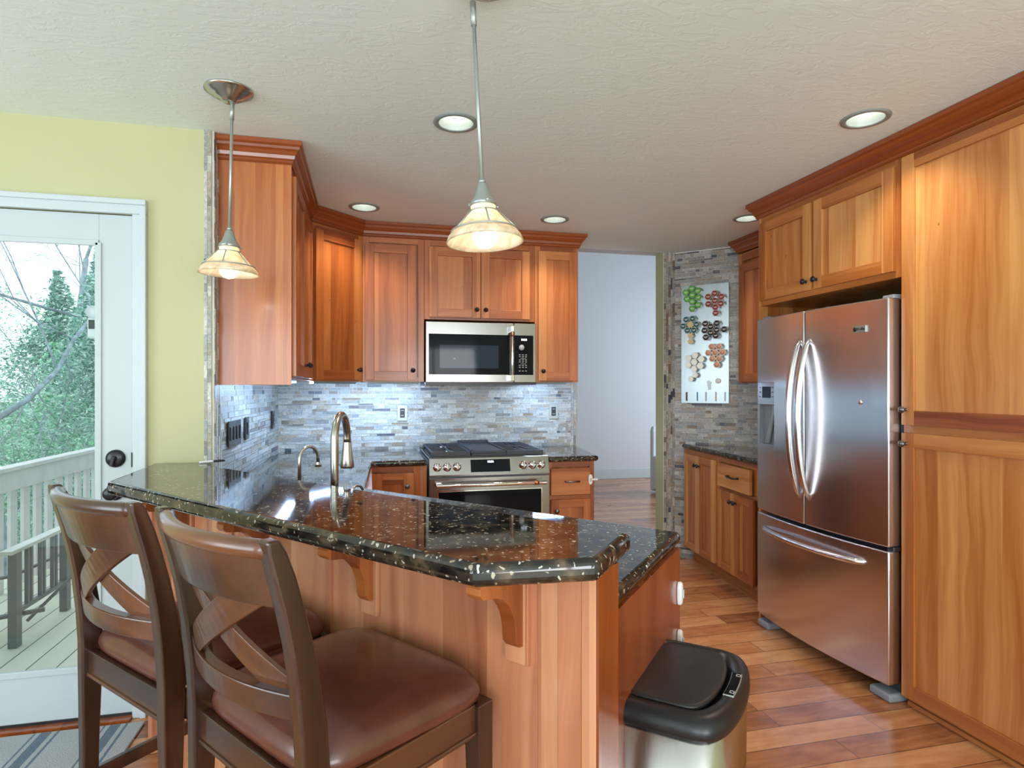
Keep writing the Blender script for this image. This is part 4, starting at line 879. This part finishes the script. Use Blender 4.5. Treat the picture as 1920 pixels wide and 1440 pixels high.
# ================================================================== RECESSED LIGHTS
def can(x, y, lab):
    r = root('recessed_light', lab, 'ceiling light', (x, y, C), 0, 'recessed ceiling lights')
    MB().lathe([(0.092, -0.001), (0.090, -0.005), (0.073, -0.007), (0.069, -0.003), (0.069, 0.001)], 40, cap=False).build('trim_ring', M['canw'], r)
    mb = MB(); prof = []
    for k in range(11): prof += [(0.069-0.0022*k, 0.0075*k), (0.0678-0.0022*k, 0.0075*k+0.004)]
    prof += [(0.045, 0.083), (0.0, 0.084)]; mb.lathe(prof, 40, cap=False); mb.build('baffle', M['canw'], r)
    MB().lathe([(0.044, 0.079), (0.043, 0.060), (0.036, 0.052), (0.02, 0.048), (0, 0.047)], 28, cap=False).build('bulb', M['can'], r)
    l = bpy.data.lights.new('downlight', 'SPOT'); l.energy = 22; l.spot_size = math.radians(115); l.spot_blend = 0.7; l.shadow_soft_size = 0.04; l.color = (1.0, 0.86, 0.70)
    o = bpy.data.objects.new('downlight', l); col.objects.link(o); o.parent = r; o.location = (0, 0, 0.040)
labs = ['recessed ceiling light beside the rod of the middle pendant', 'recessed ceiling light in front of the pantry, nearest the right', 'recessed ceiling light by the diagonal corner cabinet', 'recessed ceiling light in front of the cabinet right of the microwave', 'recessed ceiling light partly hidden behind the refrigerator cabinet crown']
for (x, y), l in zip(CANS, labs): can(x, y, l)

# ================================================================== BAR STOOLS
def stool(lab, O, fx, fy):
    rz = math.atan2(fy, fx)-PI/2
    r = root('bar_stool', lab, 'bar stool', (O[0], O[1], 0), rz, 'bar stools at the peninsula')
    def yb(z):     # lean of the back
        if z < 0.72: return -0.200-0.010*(0.72-z)
        u = (z-0.72)/0.40; return -0.200-0.014*u-0.062*u*u
    for sx in (-1, 1):
        secs = []; wc = []
        zs = [0.0, 0.2, 0.45, 0.66, 0.72, 0.80, 0.88, 0.95, 1.01, 1.06, 1.10, 1.12]
        for z in zs:
            dy = 0.0175+0.007*math.exp(-((z-0.74)/0.2)**2); dy = dy if z < 1.08 else dy*(0.88 if z < 1.11 else 0.6)
            cy = yb(z); cx = sx*(0.203+0.004*max(0, (0.7-z)/0.7)); hx = 0.0155
            secs.append([(cx-hx, cy-dy, z), (cx+hx, cy-dy, z), (cx+hx, cy+dy, z), (cx-hx, cy+dy, z)]); wc += [(-hx, -dy, z), (hx, -dy, z), (hx, dy, z), (-hx, dy, z)]
        MB().loft(secs, 0.45, wc=wc).build('rear_leg', M['stool'], r, bevel=0.005, seg=3)
    def bow(x): return -0.040*(1-(x/0.195)**2)
    def strip(fz, x0, x1, h, th, name, yo=0.0, n=18, tone=0.6, roll=0):
        secs = []; wc = []
        for k in range(n+1):
            x = x0+(x1-x0)*k/n; zc = fz(x); hh = h(x) if callable(h) else h
            za, zb = zc-hh/2, zc+hh/2; ya, yb_ = yb(za)+bow(x)+yo, yb(zb)+bow(x)+yo
            sec = [(x, ya-th/2, za), (x, ya+th/2, za), (x, yb_+th/2, zb), (x, yb_-th/2, zb)]; secs.append(sec); wc += [(p[2], p[1], x) for p in sec]
        return MB().loft(secs, tone, wc=wc).build(name, M['stool'], r, bevel=0.003, seg=2)
    strip(lambda x: 1.052, -0.194, 0.194, lambda x: 0.094, 0.022, 'crest_rail', tone=0.6)
    pts = []
    for k in range(21):
        x = -0.197+0.394*k/20; pts.append((x, yb(1.10)+bow(x)-0.002, 1.102))
    MB().tube(pts, 0.0155, 14, tone=0.8).build('top_roll', M['stool'], r)
    strip(lambda x: 0.835, -0.194, 0.194, 0.045, 0.024, 'lower_rail', tone=0.65)
    # crossing slats follow the bowed back
    for s, yo in ((1, -0.003), (-1, 0.009)):
        secs = []; wc = []; n = 16; a0 = (-0.168*s, 0.848); a1 = (0.168*s, 1.040)
        dx, dz = a1[0]-a0[0], a1[1]-a0[1]; L = math.hypot(dx, dz); px_, pz_ = -dz/L, dx/L; hw = 0.026
        for k in range(n+1):
            u = k/n; x = a0[0]+dx*u; z = a0[1]+dz*u; sec = []
            for sg, th in ((-1, -1), (-1, 1), (1, 1), (1, -1)):
                X = x+px_*hw*sg; Z = z+pz_*hw*sg; X = max(-0.193, min(0.193, X)); Z = max(0.845, min(1.035, Z)); sec.append((X, yb(Z)+bow(X)+yo+th*0.005, Z))
            secs.append(sec); wc += [(sg*hw, 0, u*L) for sg in (-1, -1, 1, 1)]
        MB().loft(secs, 0.75, wc=wc).build('cross_slat', M['stool'], r, bevel=0.002)
    for sx in (-1, 1):
        secs = []
        for z, h in ((0.0, 0.015), (0.35, 0.018), (0.70, 0.022)):
            cx = sx*(0.212+0.010*(0.7-z)); cy = 0.182+0.010*(0.7-z); secs.append([(cx-h, cy-h, z), (cx+h, cy-h, z), (cx+h, cy+h, z), (cx-h, cy+h, z)])
        MB().loft(secs, 0.4).build('front_leg', M['stool'], r, bevel=0.003)
    mb = MB()
    for (x0, x1, y0, y1, g) in ((-0.192, 0.192, -0.21, -0.19, 'x'), (-0.20, 0.20, 0.182, 0.202, 'x')): mb.box(x0, x1, y0, y1, 0.635, 0.700, 0.55, g).box(x0, x1, y0-0.004, y1+0.004, 0.635, 0.645, 0.4, g)
    for sx in (-1, 1): mb.box(sx*0.212-0.010, sx*0.212+0.010, -0.175, 0.175, 0.635, 0.700, 0.5, 'y').box(sx*0.212-0.014, sx*0.212+0.014, -0.175, 0.175, 0.635, 0.645, 0.4, 'y')
    mb.build('apron', M['stool'], r, bevel=0.003)
    for nm, p0, p1 in (('side_stretcher', (-0.213, -0.19, 0.37), (-0.215, 0.185, 0.39)), ('side_stretcher', (0.213, -0.19, 0.37), (0.215, 0.185, 0.39)), ('foot_rest', (-0.20, 0.186, 0.25), (0.20, 0.186, 0.25)), ('rear_stretcher', (-0.20, -0.20, 0.37), (0.20, -0.20, 0.37))):
        a, b_ = Vector(p0), Vector(p1); dd = (b_-a).normalized(); sd = dd.cross(Vector((0, 0, 1))).normalized()*0.009; uu = Vector((0, 0, 0.017))
        MB().loft([[tuple(c_-sd-uu), tuple(c_+sd-uu), tuple(c_+sd+uu), tuple(c_-sd+uu)] for c_ in (a, b_)], 0.5).build(nm, M['stool'], r, bevel=0.003)
    # padded seat
    n = 40; V = []; F = []; idx = {}
    def wy(y): return 0.208+(y+0.2)*0.055
    rows = []
    m_ = 30
    def rr(a, hx, hy, p): c_, s_ = math.cos(a), math.sin(a); k = (abs(c_)**p+abs(s_)**p)**(-1/p); return hx*c_*k, hy*s_*k
    rings = [(0.0, 0.078), (0.25, 0.077), (0.45, 0.075), (0.65, 0.071), (0.80, 0.064), (0.90, 0.055), (0.96, 0.044), (0.995, 0.030), (1.005, 0.018), (0.99, 0.006), (0.965, 0.0)]
    NA = 72; secs = []
    for (s, h) in rings:
        sec = []
        for k in range(NA):
            a = 2*PI*k/NA; x, y = rr(a, 1, 1, 6.5 if s > 0.5 else 4)
            y_ = y*s*0.205+0.002; x_ = x*s*(wy(y_)+0.006)
            puck = 0.0
            if 0.9 < s and h < 0.05: puck = 0.0022*math.sin(a*37)*(1 if abs(math.cos(a)) > 0.2 else 0.6)
            sec.append((x_*(1+puck), y_*(1+puck), 0.700+h+0.004*math.sin(x_*9)*math.cos(y_*7)*(1-s)))
        secs.append(sec)
    MB().loft(secs, smooth=True).build('seat_cushion', M['leather'], r)
    return r
stool('dark wood bar stool with brown leather seat, the nearer one with its whole seat showing', (-0.048, 1.318), 0.80, 0.60)
stool('dark wood bar stool with brown leather seat, the farther one beside the patio door', (-0.395, 1.719), 0.745, 0.667)

# ================================================================== TRASH CAN
r = root('trash_can', 'stainless sensor trash can with black lid against the peninsula end', 'trash can', (0.735, 1.345, 0), math.radians(47.5))
# local x along the panel, local -y the bowed front
def can_ring(hx, hy, z, bowf=0.05, p=5.5, n=72, oy=0.0):
    out = []
    for k in range(n):
        a = 2*PI*k/n; c_, s_ = math.cos(a), math.sin(a); kk = (abs(c_)**p+abs(s_)**p)**(-1/p); x = hx*c_*kk; y = hy*s_*kk
        if y < 0: y -= bowf*(1-(x/hx)**2)*min(1, -y/hy)
        out.append((x, y+oy, z))
    return out
BW = 0.032; PP = 7
MB().loft([can_ring(0.186, 0.108, 0.02, BW, PP), can_ring(0.194, 0.113, 0.30, BW, PP), can_ring(0.200, 0.117, 0.622, BW, PP)], smooth=True).build('body', M['steel'], r)
MB().loft([can_ring(0.180, 0.102, 0.0, BW, PP), can_ring(0.183, 0.105, 0.021, BW, PP)], smooth=True).build('base', M['black'], r)
MB().loft([can_ring(0.205, 0.121, 0.618, BW, PP), can_ring(0.208, 0.123, 0.628, BW, PP), can_ring(0.207, 0.122, 0.643, BW, PP), can_ring(0.199, 0.116, 0.655, BW, PP), can_ring(0.186, 0.105, 0.662, BW, PP), can_ring(0.166, 0.090, 0.663, 0.03, PP), can_ring(0.162, 0.087, 0.650, 0.03, PP)], smooth=True).build('lid_rim', M['black'], r)
fl = MB().loft([can_ring(0.154, 0.078, 0.648, 0.026, 8, oy=0.004), can_ring(0.158, 0.082, 0.661, 0.026, 8, oy=0.004), can_ring(0.156, 0.080, 0.6655, 0.026, 8, oy=0.004), can_ring(0.150, 0.075, 0.6665, 0.026, 8, oy=0.004), can_ring(0.08, 0.04, 0.668, 0.015, 4, oy=0.004), can_ring(0.01, 0.01, 0.6685, 0.0, 2, oy=0.004)], smooth=True).build('flap', M['lid'], r)
def arc_strip(x0, x1, dy0, dy1, z0, z1, n=12):
    secs = []
    for k in range(n+1):
        x = x0+(x1-x0)*k/n; yc = -0.098-0.030*(1-(x/0.2)**2); secs.append([(x, yc-dy0, z0), (x, yc+dy1, z0), (x, yc+dy1, z1), (x, yc-dy0, z1)])
    return MB().loft(secs)
sp_ = arc_strip(-0.062, 0.062, 0.010, 0.014, 0.652, 0.6645).build('sensor_bezel', M['silverp'], r, bevel=0.002)
arc_strip(-0.058, 0.058, 0.008, 0.012, 0.6646, 0.6655).build('sensor_panel', M['glassblk'], sp_)
mb = MB()
for xx in (-0.045, 0.045):
    for (a, b_, c_, d_) in ((-0.006, 0.006, -0.005, -0.0035), (-0.006, 0.006, 0.0035, 0.005), (-0.006, -0.0045, -0.005, 0.005), (0.0045, 0.006, -0.005, 0.005)): mb.box(xx+a, xx+b_, -0.129+c_, -0.129+d_, 0.6656, 0.6660)
mb.build('button_icons', M['lockw'], sp_)

# ================================================================== SPICE BOARD AND JARS
DB = 6.87
n45 = Vector((-s2, -s2, 0)); u45 = Vector((s2, -s2, 0)); bc = Vector((2.572, 4.298, 0))
r = root('spice_board', 'tall magnetic stainless board on the stone-tiled corner wall', 'spice board', (bc.x, bc.y, 1.70), -PI/4)
MB().box(-0.183, 0.183, -0.022, -0.018, -0.463, 0.465).build('steel_sheet', steel('board_steel', (0.36, 0.41, 0.42), 0.3), r, bevel=0.001)
MB().box(-0.10, 0.01, -0.018, -0.010, -0.480, -0.40).box(0.02, 0.125, -0.018, -0.010, -0.480, -0.40).build('mounting_bracket', M['fside'], r)
# bearings of every lid, from the place the photograph was taken
def on_board(px, py, off):
    """the point on a plane parallel to the tiled wall, off metres in front of it"""
    u = (px-960)/1143; v = (729-py)/1143; s_, c_ = math.sin(YAW), math.cos(YAW)
    d = (s_+u*c_, c_-u*s_, v); t = (DB-off*math.sqrt(2))/(d[0]+d[1]); q = Vector((d[0]*t, d[1]*t, CAM_H+d[2]*t)); return q
def hexprism(mb, R0, y0, y1, rot=0.0, R1=None):
    R1 = R1 or R0
    A = [(R0*math.cos(rot+k*PI/3), y0, R0*math.sin(rot+k*PI/3)) for k in range(6)]; B = [(R1*math.cos(rot+k*PI/3), y1, R1*math.sin(rot+k*PI/3)) for k in range(6)]
    return mb.loft([A, B])
M['jar'] = mat('glass_jar_with_spice', (0.42, 0.32, 0.22), 0.15, coat=0.6)
M['jarg'] = mat('glass_jar_with_pale_spice', (0.50, 0.46, 0.38), 0.15, coat=0.6)
LIDS = {'green': ((0.20, 0.62, 0.10), (0.10, 0.30, 0.08)), 'red': ((0.38, 0.035, 0.045), (0.40, 0.26, 0.20)), 'teal': ((0.02, 0.13, 0.12), (0.25, 0.36, 0.34)), 'yellow': ((0.80, 0.55, 0.20), (0.55, 0.40, 0.18)), 'black': ((0.02, 0.015, 0.02), (0.20, 0.18, 0.18)), 'white': ((0.74, 0.73, 0.66), (0.66, 0.65, 0.56)), 'copper': ((0.72, 0.36, 0.24), (0.60, 0.46, 0.36))}
LM = {k: (mat('lid_disc_'+k, a, 0.35), mat('lid_rim_'+k, b_, 0.35, 0.3)) for k, (a, b_) in LIDS.items()}
JARS = {
 'green': (0, [(320, 190, 'at the top'), (190, 280, 'at the far left'), (460, 240, 'at upper right'), (335, 340, 'in the centre'), (215, 425, 'at lower left'), (465, 395, 'at middle right'), (330, 490, 'below the centre'), (465, 560, 'at lower right'), (330, 645, 'at the bottom')]),
 'red': (0, [(840, 300, 'at the top'), (690, 380, 'at upper left'), (985, 375, 'at upper right'), (840, 465, 'in the centre'), (695, 540, 'at lower left'), (975, 530, 'at lower right'), (850, 612, 'just below the centre'), (860, 742, 'alone at the bottom')]),
 'teal': (0, [(195, 890, 'at upper left'), (340, 870, 'at upper right'), (130, 1040, 'at the far left'), (430, 1000, 'at the far right'), (225, 1135, 'at lower left'), (370, 1130, 'at lower right')]),
 'yellow': (0, [(290, 1005, 'ringed by the teal jars'), (295, 1255, 'just under the teal ring'), (295, 1385, 'lowest under the teal ring')]),
 'black': (0, [(625, 985, 'at upper left'), (885, 975, 'at upper right'), (745, 1050, 'at top centre'), (610, 1135, 'at middle left'), (880, 1125, 'at middle right'), (750, 1190, 'at the heart'), (640, 1290, 'at lower left'), (860, 1250, 'at lower right'), (1050, 1110, 'alone at the far right')]),
 'white': (1, [(250, 320, 'at upper left'), (390, 255, 'at the top'), (530, 340, 'at upper right'), (240, 475, 'at lower left'), (375, 405, 'in the centre'), (510, 490, 'at lower right'), (370, 560, 'below the centre'), (395, 700, 'next to last in the tail'), (300, 785, 'last in the tail')]),
 'copper': (1, [(770, 60, 'at upper left'), (930, 55, 'at upper right'), (695, 200, 'at the far left'), (850, 195, 'in the centre'), (1010, 185, 'at the far right'), (785, 330, 'at lower left'), (940, 330, 'at lower right'), (885, 465, 'at the bottom')])}
RJ = random.Random(11); proto = {}
for colr, (half, lst) in JARS.items():
    for (jx, jy, where) in lst:
        px, py = 1270+jx/12, (525 if half == 0 else 645)+jy/12
        small = colr in ('yellow',) and jy > 1200 or (colr == 'white' and jy > 600)
        rad = 0.0235 if small else 0.0275
        ln = 0.040 if colr in ('teal', 'green', 'yellow') else 0.050
        key = (colr, small)
        q = on_board(px, py, 0.022+ln)
        what = 'group' if colr == 'yellow' else 'cluster'
        lab = '%s-lidded hexagonal spice jar %s%s' % (colr, where, '' if colr == 'yellow' else ' of the %s cluster' % colr)
        loc = q-n45*ln
        if key not in proto:
            jr = root('spice_jar', lab, 'spice jar', loc, -PI/4, colr+'-lidded spice jars on the magnetic board')
            hexprism(MB(), rad*0.93, -0.0005, -ln+0.010, 0).build('glass', M['jarg'] if colr in ('white', 'yellow') else M['jar'], jr, bevel=0.002)
            ld = hexprism(MB(), rad, -ln+0.010, -ln, 0).build('lid', LM[colr][1], jr, bevel=0.001)
            if colr not in ('white', 'yellow'):
                MB().lathe([(rad*0.72, -ln), (rad*0.72, -ln-0.0008), (0, -ln-0.0008)], 20, axis='y', cap=False).build('lid_label', LM[colr][0], ld)
                if colr in ('red', 'teal', 'black', 'green'): MB().box(-rad*0.5, rad*0.5, -ln-0.0014, -ln-0.0008, 0.001, 0.005).box(-rad*0.35, rad*0.35, -ln-0.0014, -ln-0.0008, -0.006, -0.003).build('label_print', LM['white'][0], ld)
            proto[key] = jr
        else:
            jr = copy_thing(proto[key]); jr.location = loc; jr['label'] = lab
def strip_thing(px, py, w, h, m, nm, lab, cat):
    q = on_board(px, py, 0.022); r = root(nm, lab, cat, q, -PI/4)
    MB().box(-w/2, w/2, -0.004, -0.0003, -h/2, h/2).build('bar', m, r, bevel=0.001); return r
for (jx, cc, lab) in ((210, (0.10, 0.01, 0.03), 'maroon magnetic strip at the lower left of the spice board'), (450, (0.05, 0.30, 0.50), 'blue magnetic strip at the bottom of the spice board'), (645, (0.50, 0.52, 0.52), 'silver magnetic strip at the bottom middle of the spice board'), (867, (0.66, 0.46, 0.26), 'tan magnetic strip at the bottom of the spice board'), (1075, (0.62, 0.68, 0.72), 'pale blue magnetic strip at the lower right of the spice board')):
    strip_thing(1270+jx/12, 645+1180/12, 0.013 if jx == 210 else 0.010, 0.070, mat('strip_%d' % jx, cc, 0.4), 'magnetic_strip', lab, 'magnet')
q = on_board(1270+920/12, 645+830/12, 0.022); r = root('round_magnet', 'plain round white magnet near the bottom of the spice board', 'magnet', q, -PI/4)
MB().lathe([(0.0205, -0.0003), (0.0205, -0.010), (0.018, -0.012), (0, -0.012)], 24, axis='y', cap=False).build('disc', M['lockw'], r)
q = on_board(1270+725/12, 645+925/12, 0.022); r = root('outline_magnet', 'small grey figure-shaped cut-out magnet near the bottom of the spice board', 'magnet', q, -PI/4)
fig = [(-0.018, 0.032), (0.004, 0.036), (0.006, 0.022), (0.020, 0.024), (0.010, 0.006), (0.012, -0.016), (0.008, -0.038), (-0.002, -0.034), (-0.010, -0.038), (-0.012, -0.010), (-0.024, -0.002), (-0.014, 0.008), (-0.020, 0.018)]
MB().loft([[(x, y, z) for x, z in fig] for y in (-0.003, -0.0003)]).build('cutout', M['silverp'], r)

# ================================================================== RUG, CHAIR
r = MB().box(-1.6, 0, -0.9, 0, 0.0, 0.009).build('rug', M['rug'], None, (-0.875, 2.735, 0.001), 0.0)
set_props(r, 'grey and blue striped door rug on the hardwood by the patio door', 'rug')
for o_ in (r,):
    o_.modifiers.new('bevel', 'BEVEL').width = 0.003
r = root('dining_chair', 'white slipcovered dining chair edge, far beyond the kitchen opening', 'chair', (3.84, 7.35, 0), 0.15)
MB().loft([[(-0.24, -0.02, z), (0.24, -0.02, z), (0.24, 0.05, z), (-0.24, 0.05, z)] for z in (0.02, 0.46, 0.80)]+[[(-0.22, 0.0, 0.86), (0.22, 0.0, 0.86), (0.22, 0.05, 0.86), (-0.22, 0.05, 0.86)]]).build('backrest', M['slip'], r, bevel=0.02, seg=3)
MB().box(-0.24, 0.24, -0.46, -0.02, 0.04, 0.48).build('seat', M['slip'], r, bevel=0.02, seg=3)

# ================================================================== OUTSIDE
ZD = -0.10
o = MB().prism([(-9, 2.0), (6, 2.0), (6, 12.0), (-9, 12.0)], ZD-0.04, ZD); 
dk = MB().box(-2.6, 2.6, -7, 7, -0.04, 0).build('deck', M['deck'], None, (-2.6, 5.0, ZD), 0.0)
# clip to the real deck: rebuild as a strip along the house
bpy.data.objects.remove(dk)
deckp = [(-2.72, 2.93), (-0.92, 2.93), (-0.92, 8.6), (-2.72, 8.6)]
dk = MB().prism([(x+2.7, y-2.93) for x, y in deckp], -0.04, 0).build('deck', M['deck'], None, (-2.7, 2.93, ZD)); set_props(dk, 'pale grey composite board deck outside the glass door', 'deck')
r = root('deck_railing', 'pale grey wooden deck railing with flat balusters', 'railing', (-2.52, 2.95, ZD))
MB().box(-0.03, 0.03, 0, 5.7, 0.715, 0.86).box(-0.06, 0.05, 0, 5.7, 0.86, 0.89).build('top_rail', M['rail'], r, bevel=0.004)
for k in range(33): MB().box(-0.012, 0.012, 0.10+k*0.172, 0.10+k*0.172+0.085, 0.0, 0.72).build('baluster', M['rail'], r)
# slatted bench
r = root('patio_bench', 'dark slatted metal patio bench arm on the deck', 'bench', (-1.70, 3.90, ZD), 0.0)
for (x, y) in ((0.0, 0.0), (-0.20, 0.62)):
    pass
a0 = Vector((-0.23, 0.075, 0)); a1 = Vector((-0.23, 0.66, 0)); ad = (a1-a0).normalized(); an = Vector((-ad.y, ad.x, 0))
def bar(mb, c0, c1, hw, z0, z1):
    s_ = an*hw; P = [tuple(c0-s_+Vector((0, 0, z0))), tuple(c1-s_+Vector((0, 0, z0))), tuple(c1+s_+Vector((0, 0, z0))), tuple(c0+s_+Vector((0, 0, z0)))]; Q = [(p[0], p[1], z1) for p in P]
    mb.loft([P, Q])
for c_ in (a0, a1): mb = MB(); bar(mb, c_-ad*0.03, c_+ad*0.03, 0.022, 0, 0.535); mb.build('leg', M['bench'], r, bevel=0.003)
mb = MB(); bar(mb, a0-ad*0.09, a1+ad*0.05, 0.032, 0.535, 0.557); mb.build('arm_rest', M['rail'], r, bevel=0.003)
mb = MB(); bar(mb, a0, a1, 0.012, 0.18, 0.205); mb.build('lower_rail', M['bench'], r)
for k in range(3):
    for sgn in (-1, 1):
        c_ = a0+(a1-a0)*((k+1)/4)+ad*sgn*0.018; mb = MB(); bar(mb, c_-ad*0.010, c_+ad*0.010, 0.010, 0.20, 0.535); mb.build('slat', M['bench'], r)
mb = MB()
mb.tube([(-0.75, 0.10, 0.32), (-0.35, 0.30, 0.34), (-0.26, 0.80, 0.36)], 0.011, 8).tube([(-0.62, -0.02, 0.75), (-0.36, 0.05, 0.10)], 0.016, 8).tube([(-0.30, 0.35, 0.05), (-0.10, 0.45, 0.28), (-0.20, 0.70, 0.40)], 0.010, 8).tube([(-0.50, 0.10, 0.14), (-0.14, 0.20, 0.16)], 0.014, 8)
mb.build('brace', M['bench'], r)
# thermometer / camera on a suction cup outside the glass
r = root('window_camera', 'small white camera on a suction cup outside the door glass', 'camera', (-1.098, YG+0.022, 1.60))
MB().lathe([(0.026, 0.0), (0.020, 0.010), (0.010, 0.016), (0, 0.017)], 24, (0, 0, 0.065), 'y', cap=False).build('suction_cup', M['lockw'], r)
MB().box(-0.022, 0.022, 0.002, 0.035, -0.045, 0.045).build('housing', M['lockw'], r, bevel=0.014, seg=4)
MB().box(-0.013, 0.013, -0.001, 0.002, -0.005, 0.032).build('lens_window', M['black'], r)
# ground, trees
g = MB(); GX, GY = 30, 24; V = []; F = []; RG = random.Random(2)
for j in range(GY):
    for i in range(GX):
        x = -22+i*1.05; y = 2.6+j*1.3; h = -2.2+0.02*(y-3)+RG.uniform(-0.15, 0.15)+0.10*max(0, y-9); V.append((x, y, min(h, 1.2)))
for j in range(GY-1):
    for i in range(GX-1): F.append((j*GX+i, j*GX+i+1, (j+1)*GX+i+1, (j+1)*GX+i))
ground = g.add(V, F, smooth=True).build('ground', M['ground'], fixn=False); set_props(ground, 'leafy green hillside below the deck', 'ground', kind='structure')
def branchy(base, h, r0, seed, lean=(0, 0), depth=4, spread=0.75, trunk_frac=0.35):
    R = random.Random(seed); mb = MB(); tips = []
    def grow(p, d, L, rad, lvl):
        n = 5 if lvl < 2 else 4; pts = [p.copy()]; q = p.copy(); dd = d.copy()
        for k in range(n):
            kk = 0.22 if lvl == 0 else 1.0; dd = (dd+Vector((R.gauss(0, 0.13)*kk, R.gauss(0, 0.13)*kk, R.gauss(0.02, 0.10)*kk))).normalized(); q = q+dd*L/n; pts.append(q.copy())
        rs = [rad*(1-0.5*k/n) for k in range(n+1)]; mb.tube(pts, rs, 7 if lvl == 0 else (5 if lvl < 3 else 3))
        if lvl >= depth: tips.append(q); return
        m = R.choice([4, 5]) if lvl == 0 else R.choice([3, 4, 4])
        for k in range(m):
            i = R.randint(max(1, n-3), n) if lvl else R.randint(3, n); b = pts[i]
            side = Vector((R.gauss(0, 1), R.gauss(0, 1), R.gauss(0.15, 0.6))).normalized(); nd = (dd*(1-spread*0.6)+side*spread).normalized()
            grow(b, nd, L*R.uniform(0.5, 0.78), rs[i]*R.uniform(0.45, 0.68), lvl+1)
    grow(Vector(base), Vector((lean[0], lean[1], 1)).normalized(), h, r0, 0); return mb, tips
def bare_tree(base, h, r0, seed, lab, lean=(0, 0), depth=5):
    mb, tips = branchy(base, h, r0, seed, lean, depth); mb.v = [(x-base[0], y-base[1], z-base[2]) for x, y, z in mb.v]
    o = mb.build('bare_tree', M['bark'], None, base, fixn=False); set_props(o, lab, 'tree', 'bare trees beyond the deck'); return o
bare_tree((-3.40, 7.10, -2.0), 5.0, 0.088, 5, 'bare grey-barked tree with the thickest trunk, just beyond the railing', (-0.015, 0), 6)
bare_tree((-3.9, 8.6, -2.0), 2.4, 0.030, 8, 'slender bare sapling behind the railing, right of the thick trunk', (-0.10, 0.05))
bare_tree((-5.6, 9.0, -1.9), 5.2, 0.09, 13, 'bare tree standing left of the thick-trunked tree', (0.10, 0.0))
bare_tree((-5.2, 11.6, -1.4), 5.0, 0.08, 21, 'bare tree far behind the thick-trunked tree', (0.1, 0.0), 6)
bare_tree((-2.95, 6.2, -2.1), 2.4, 0.028, 31, 'thin bare shrub nearest the deck', (0.02, 0.0))
M['bark2'] = M['twig']
for i_, (x_, y_, h_, l_) in enumerate([(-3.1, 7.6, 2.2, 'pale twiggy bush behind the railing, nearest the house wall'), (-4.0, 8.0, 2.4, 'pale twiggy bush just right of the thick trunk'), (-4.5, 8.3, 2.5, 'pale twiggy bush just left of the thick trunk'), (-4.9, 10.2, 3.2, 'tall pale twiggy bush between the shrubs')]):
    mb, tips = branchy((0, 0, 0), h_, 0.022, 100+i_, (0, 0), 6, 0.9); o = mb.build('twiggy_bush', M['twig'], None, (x_, y_, -2.1), fixn=False); set_props(o, l_, 'bush', 'twiggy bare bushes beyond the deck')
def bush(name, c, rx, ry, rz_, n, lw, ll, m, seed, lab, grp, cone=False, cat='shrub'):
    R = random.Random(seed); mb = MB(); r = root(name, lab, cat, (c[0], c[1], c[2]), 0, grp)
    cl = [(R.gauss(0, 0.45), R.gauss(0, 0.45), R.uniform(0.05, 1.0)) for _ in range(36)]
    for i in range(n):
        q = cl[R.randrange(36)]; z = min(1.05, max(0.0, q[2]+R.gauss(0, 0.10))); k = (1-z)*0.95+0.08 if cone else math.sqrt(max(0.02, 1-(2*z-0.9)**2*0.75))
        p = Vector(((q[0]+R.gauss(0, 0.22))*rx*k, (q[1]+R.gauss(0, 0.22))*ry*k, z*rz_)); d = Vector((R.gauss(0, 1), R.gauss(0, 1), R.gauss(0, 0.6))).normalized(); s_ = d.cross(Vector((R.gauss(0, 1), R.gauss(0, 1), R.gauss(0, 1)))).normalized()
        a = d*ll*R.uniform(0.5, 1.2); b = s_*lw*R.uniform(0.6, 1.1); tn = R.random()
        mb.add([p-a, p+b, p+a, p-b], [(0, 1, 2, 3)], tn)
    mb.build('foliage', m, r, fixn=False)
    sm, tips = branchy((0, 0, 0), rz_*0.5, 0.05 if cone else 0.03, seed+1, (0, 0), 3); sm.build('stem', M['twig'], r, fixn=False)
    return r
bush('conifer', (-5.9, 13.6, -1.2), 1.7, 1.5, 4.6, 15000, 0.020, 0.055, M['leafc'], 41, 'dark green conifer rising behind the thick-trunked bare tree', None, True, 'tree')
bush('conifer', (-4.1, 10.8, -1.6), 1.1, 1.1, 4.9, 14000, 0.016, 0.05, M['leafc'], 43, 'dark green conifer nearest the right side of the door glass', None, True, 'tree')
for i, (x, y, z, rx, rz_, lab) in enumerate([(-4.3, 9.9, -2.0, 1.0, 3.1, 'bright green leafy shrub right behind the thick trunk'), (-5.7, 10.4, -2.0, 1.1, 3.3, 'bright green leafy shrub at the left edge of the glass'), (-4.9, 11.3, -1.7, 1.6, 3.6, 'bright green shrub between the two conifers'), (-6.9, 11.6, -1.8, 1.7, 3.8, 'bright green shrub left of the thick tree'), (-3.5, 9.5, -2.1, 0.8, 2.8, 'low bright shrub nearest the house wall'), (-7.3, 14.2, -1.0, 2.2, 4.2, 'green shrub highest on the hillside'), (-4.6, 14.2, -1.1, 2.0, 4.0, 'green shrub on the hillside behind the conifers')]):
    bush('leafy_shrub', (x, y, z), rx, rx, rz_, 9000, 0.015, 0.042, M['leafs'], 60+i, lab, 'bright leafy shrubs behind the railing')
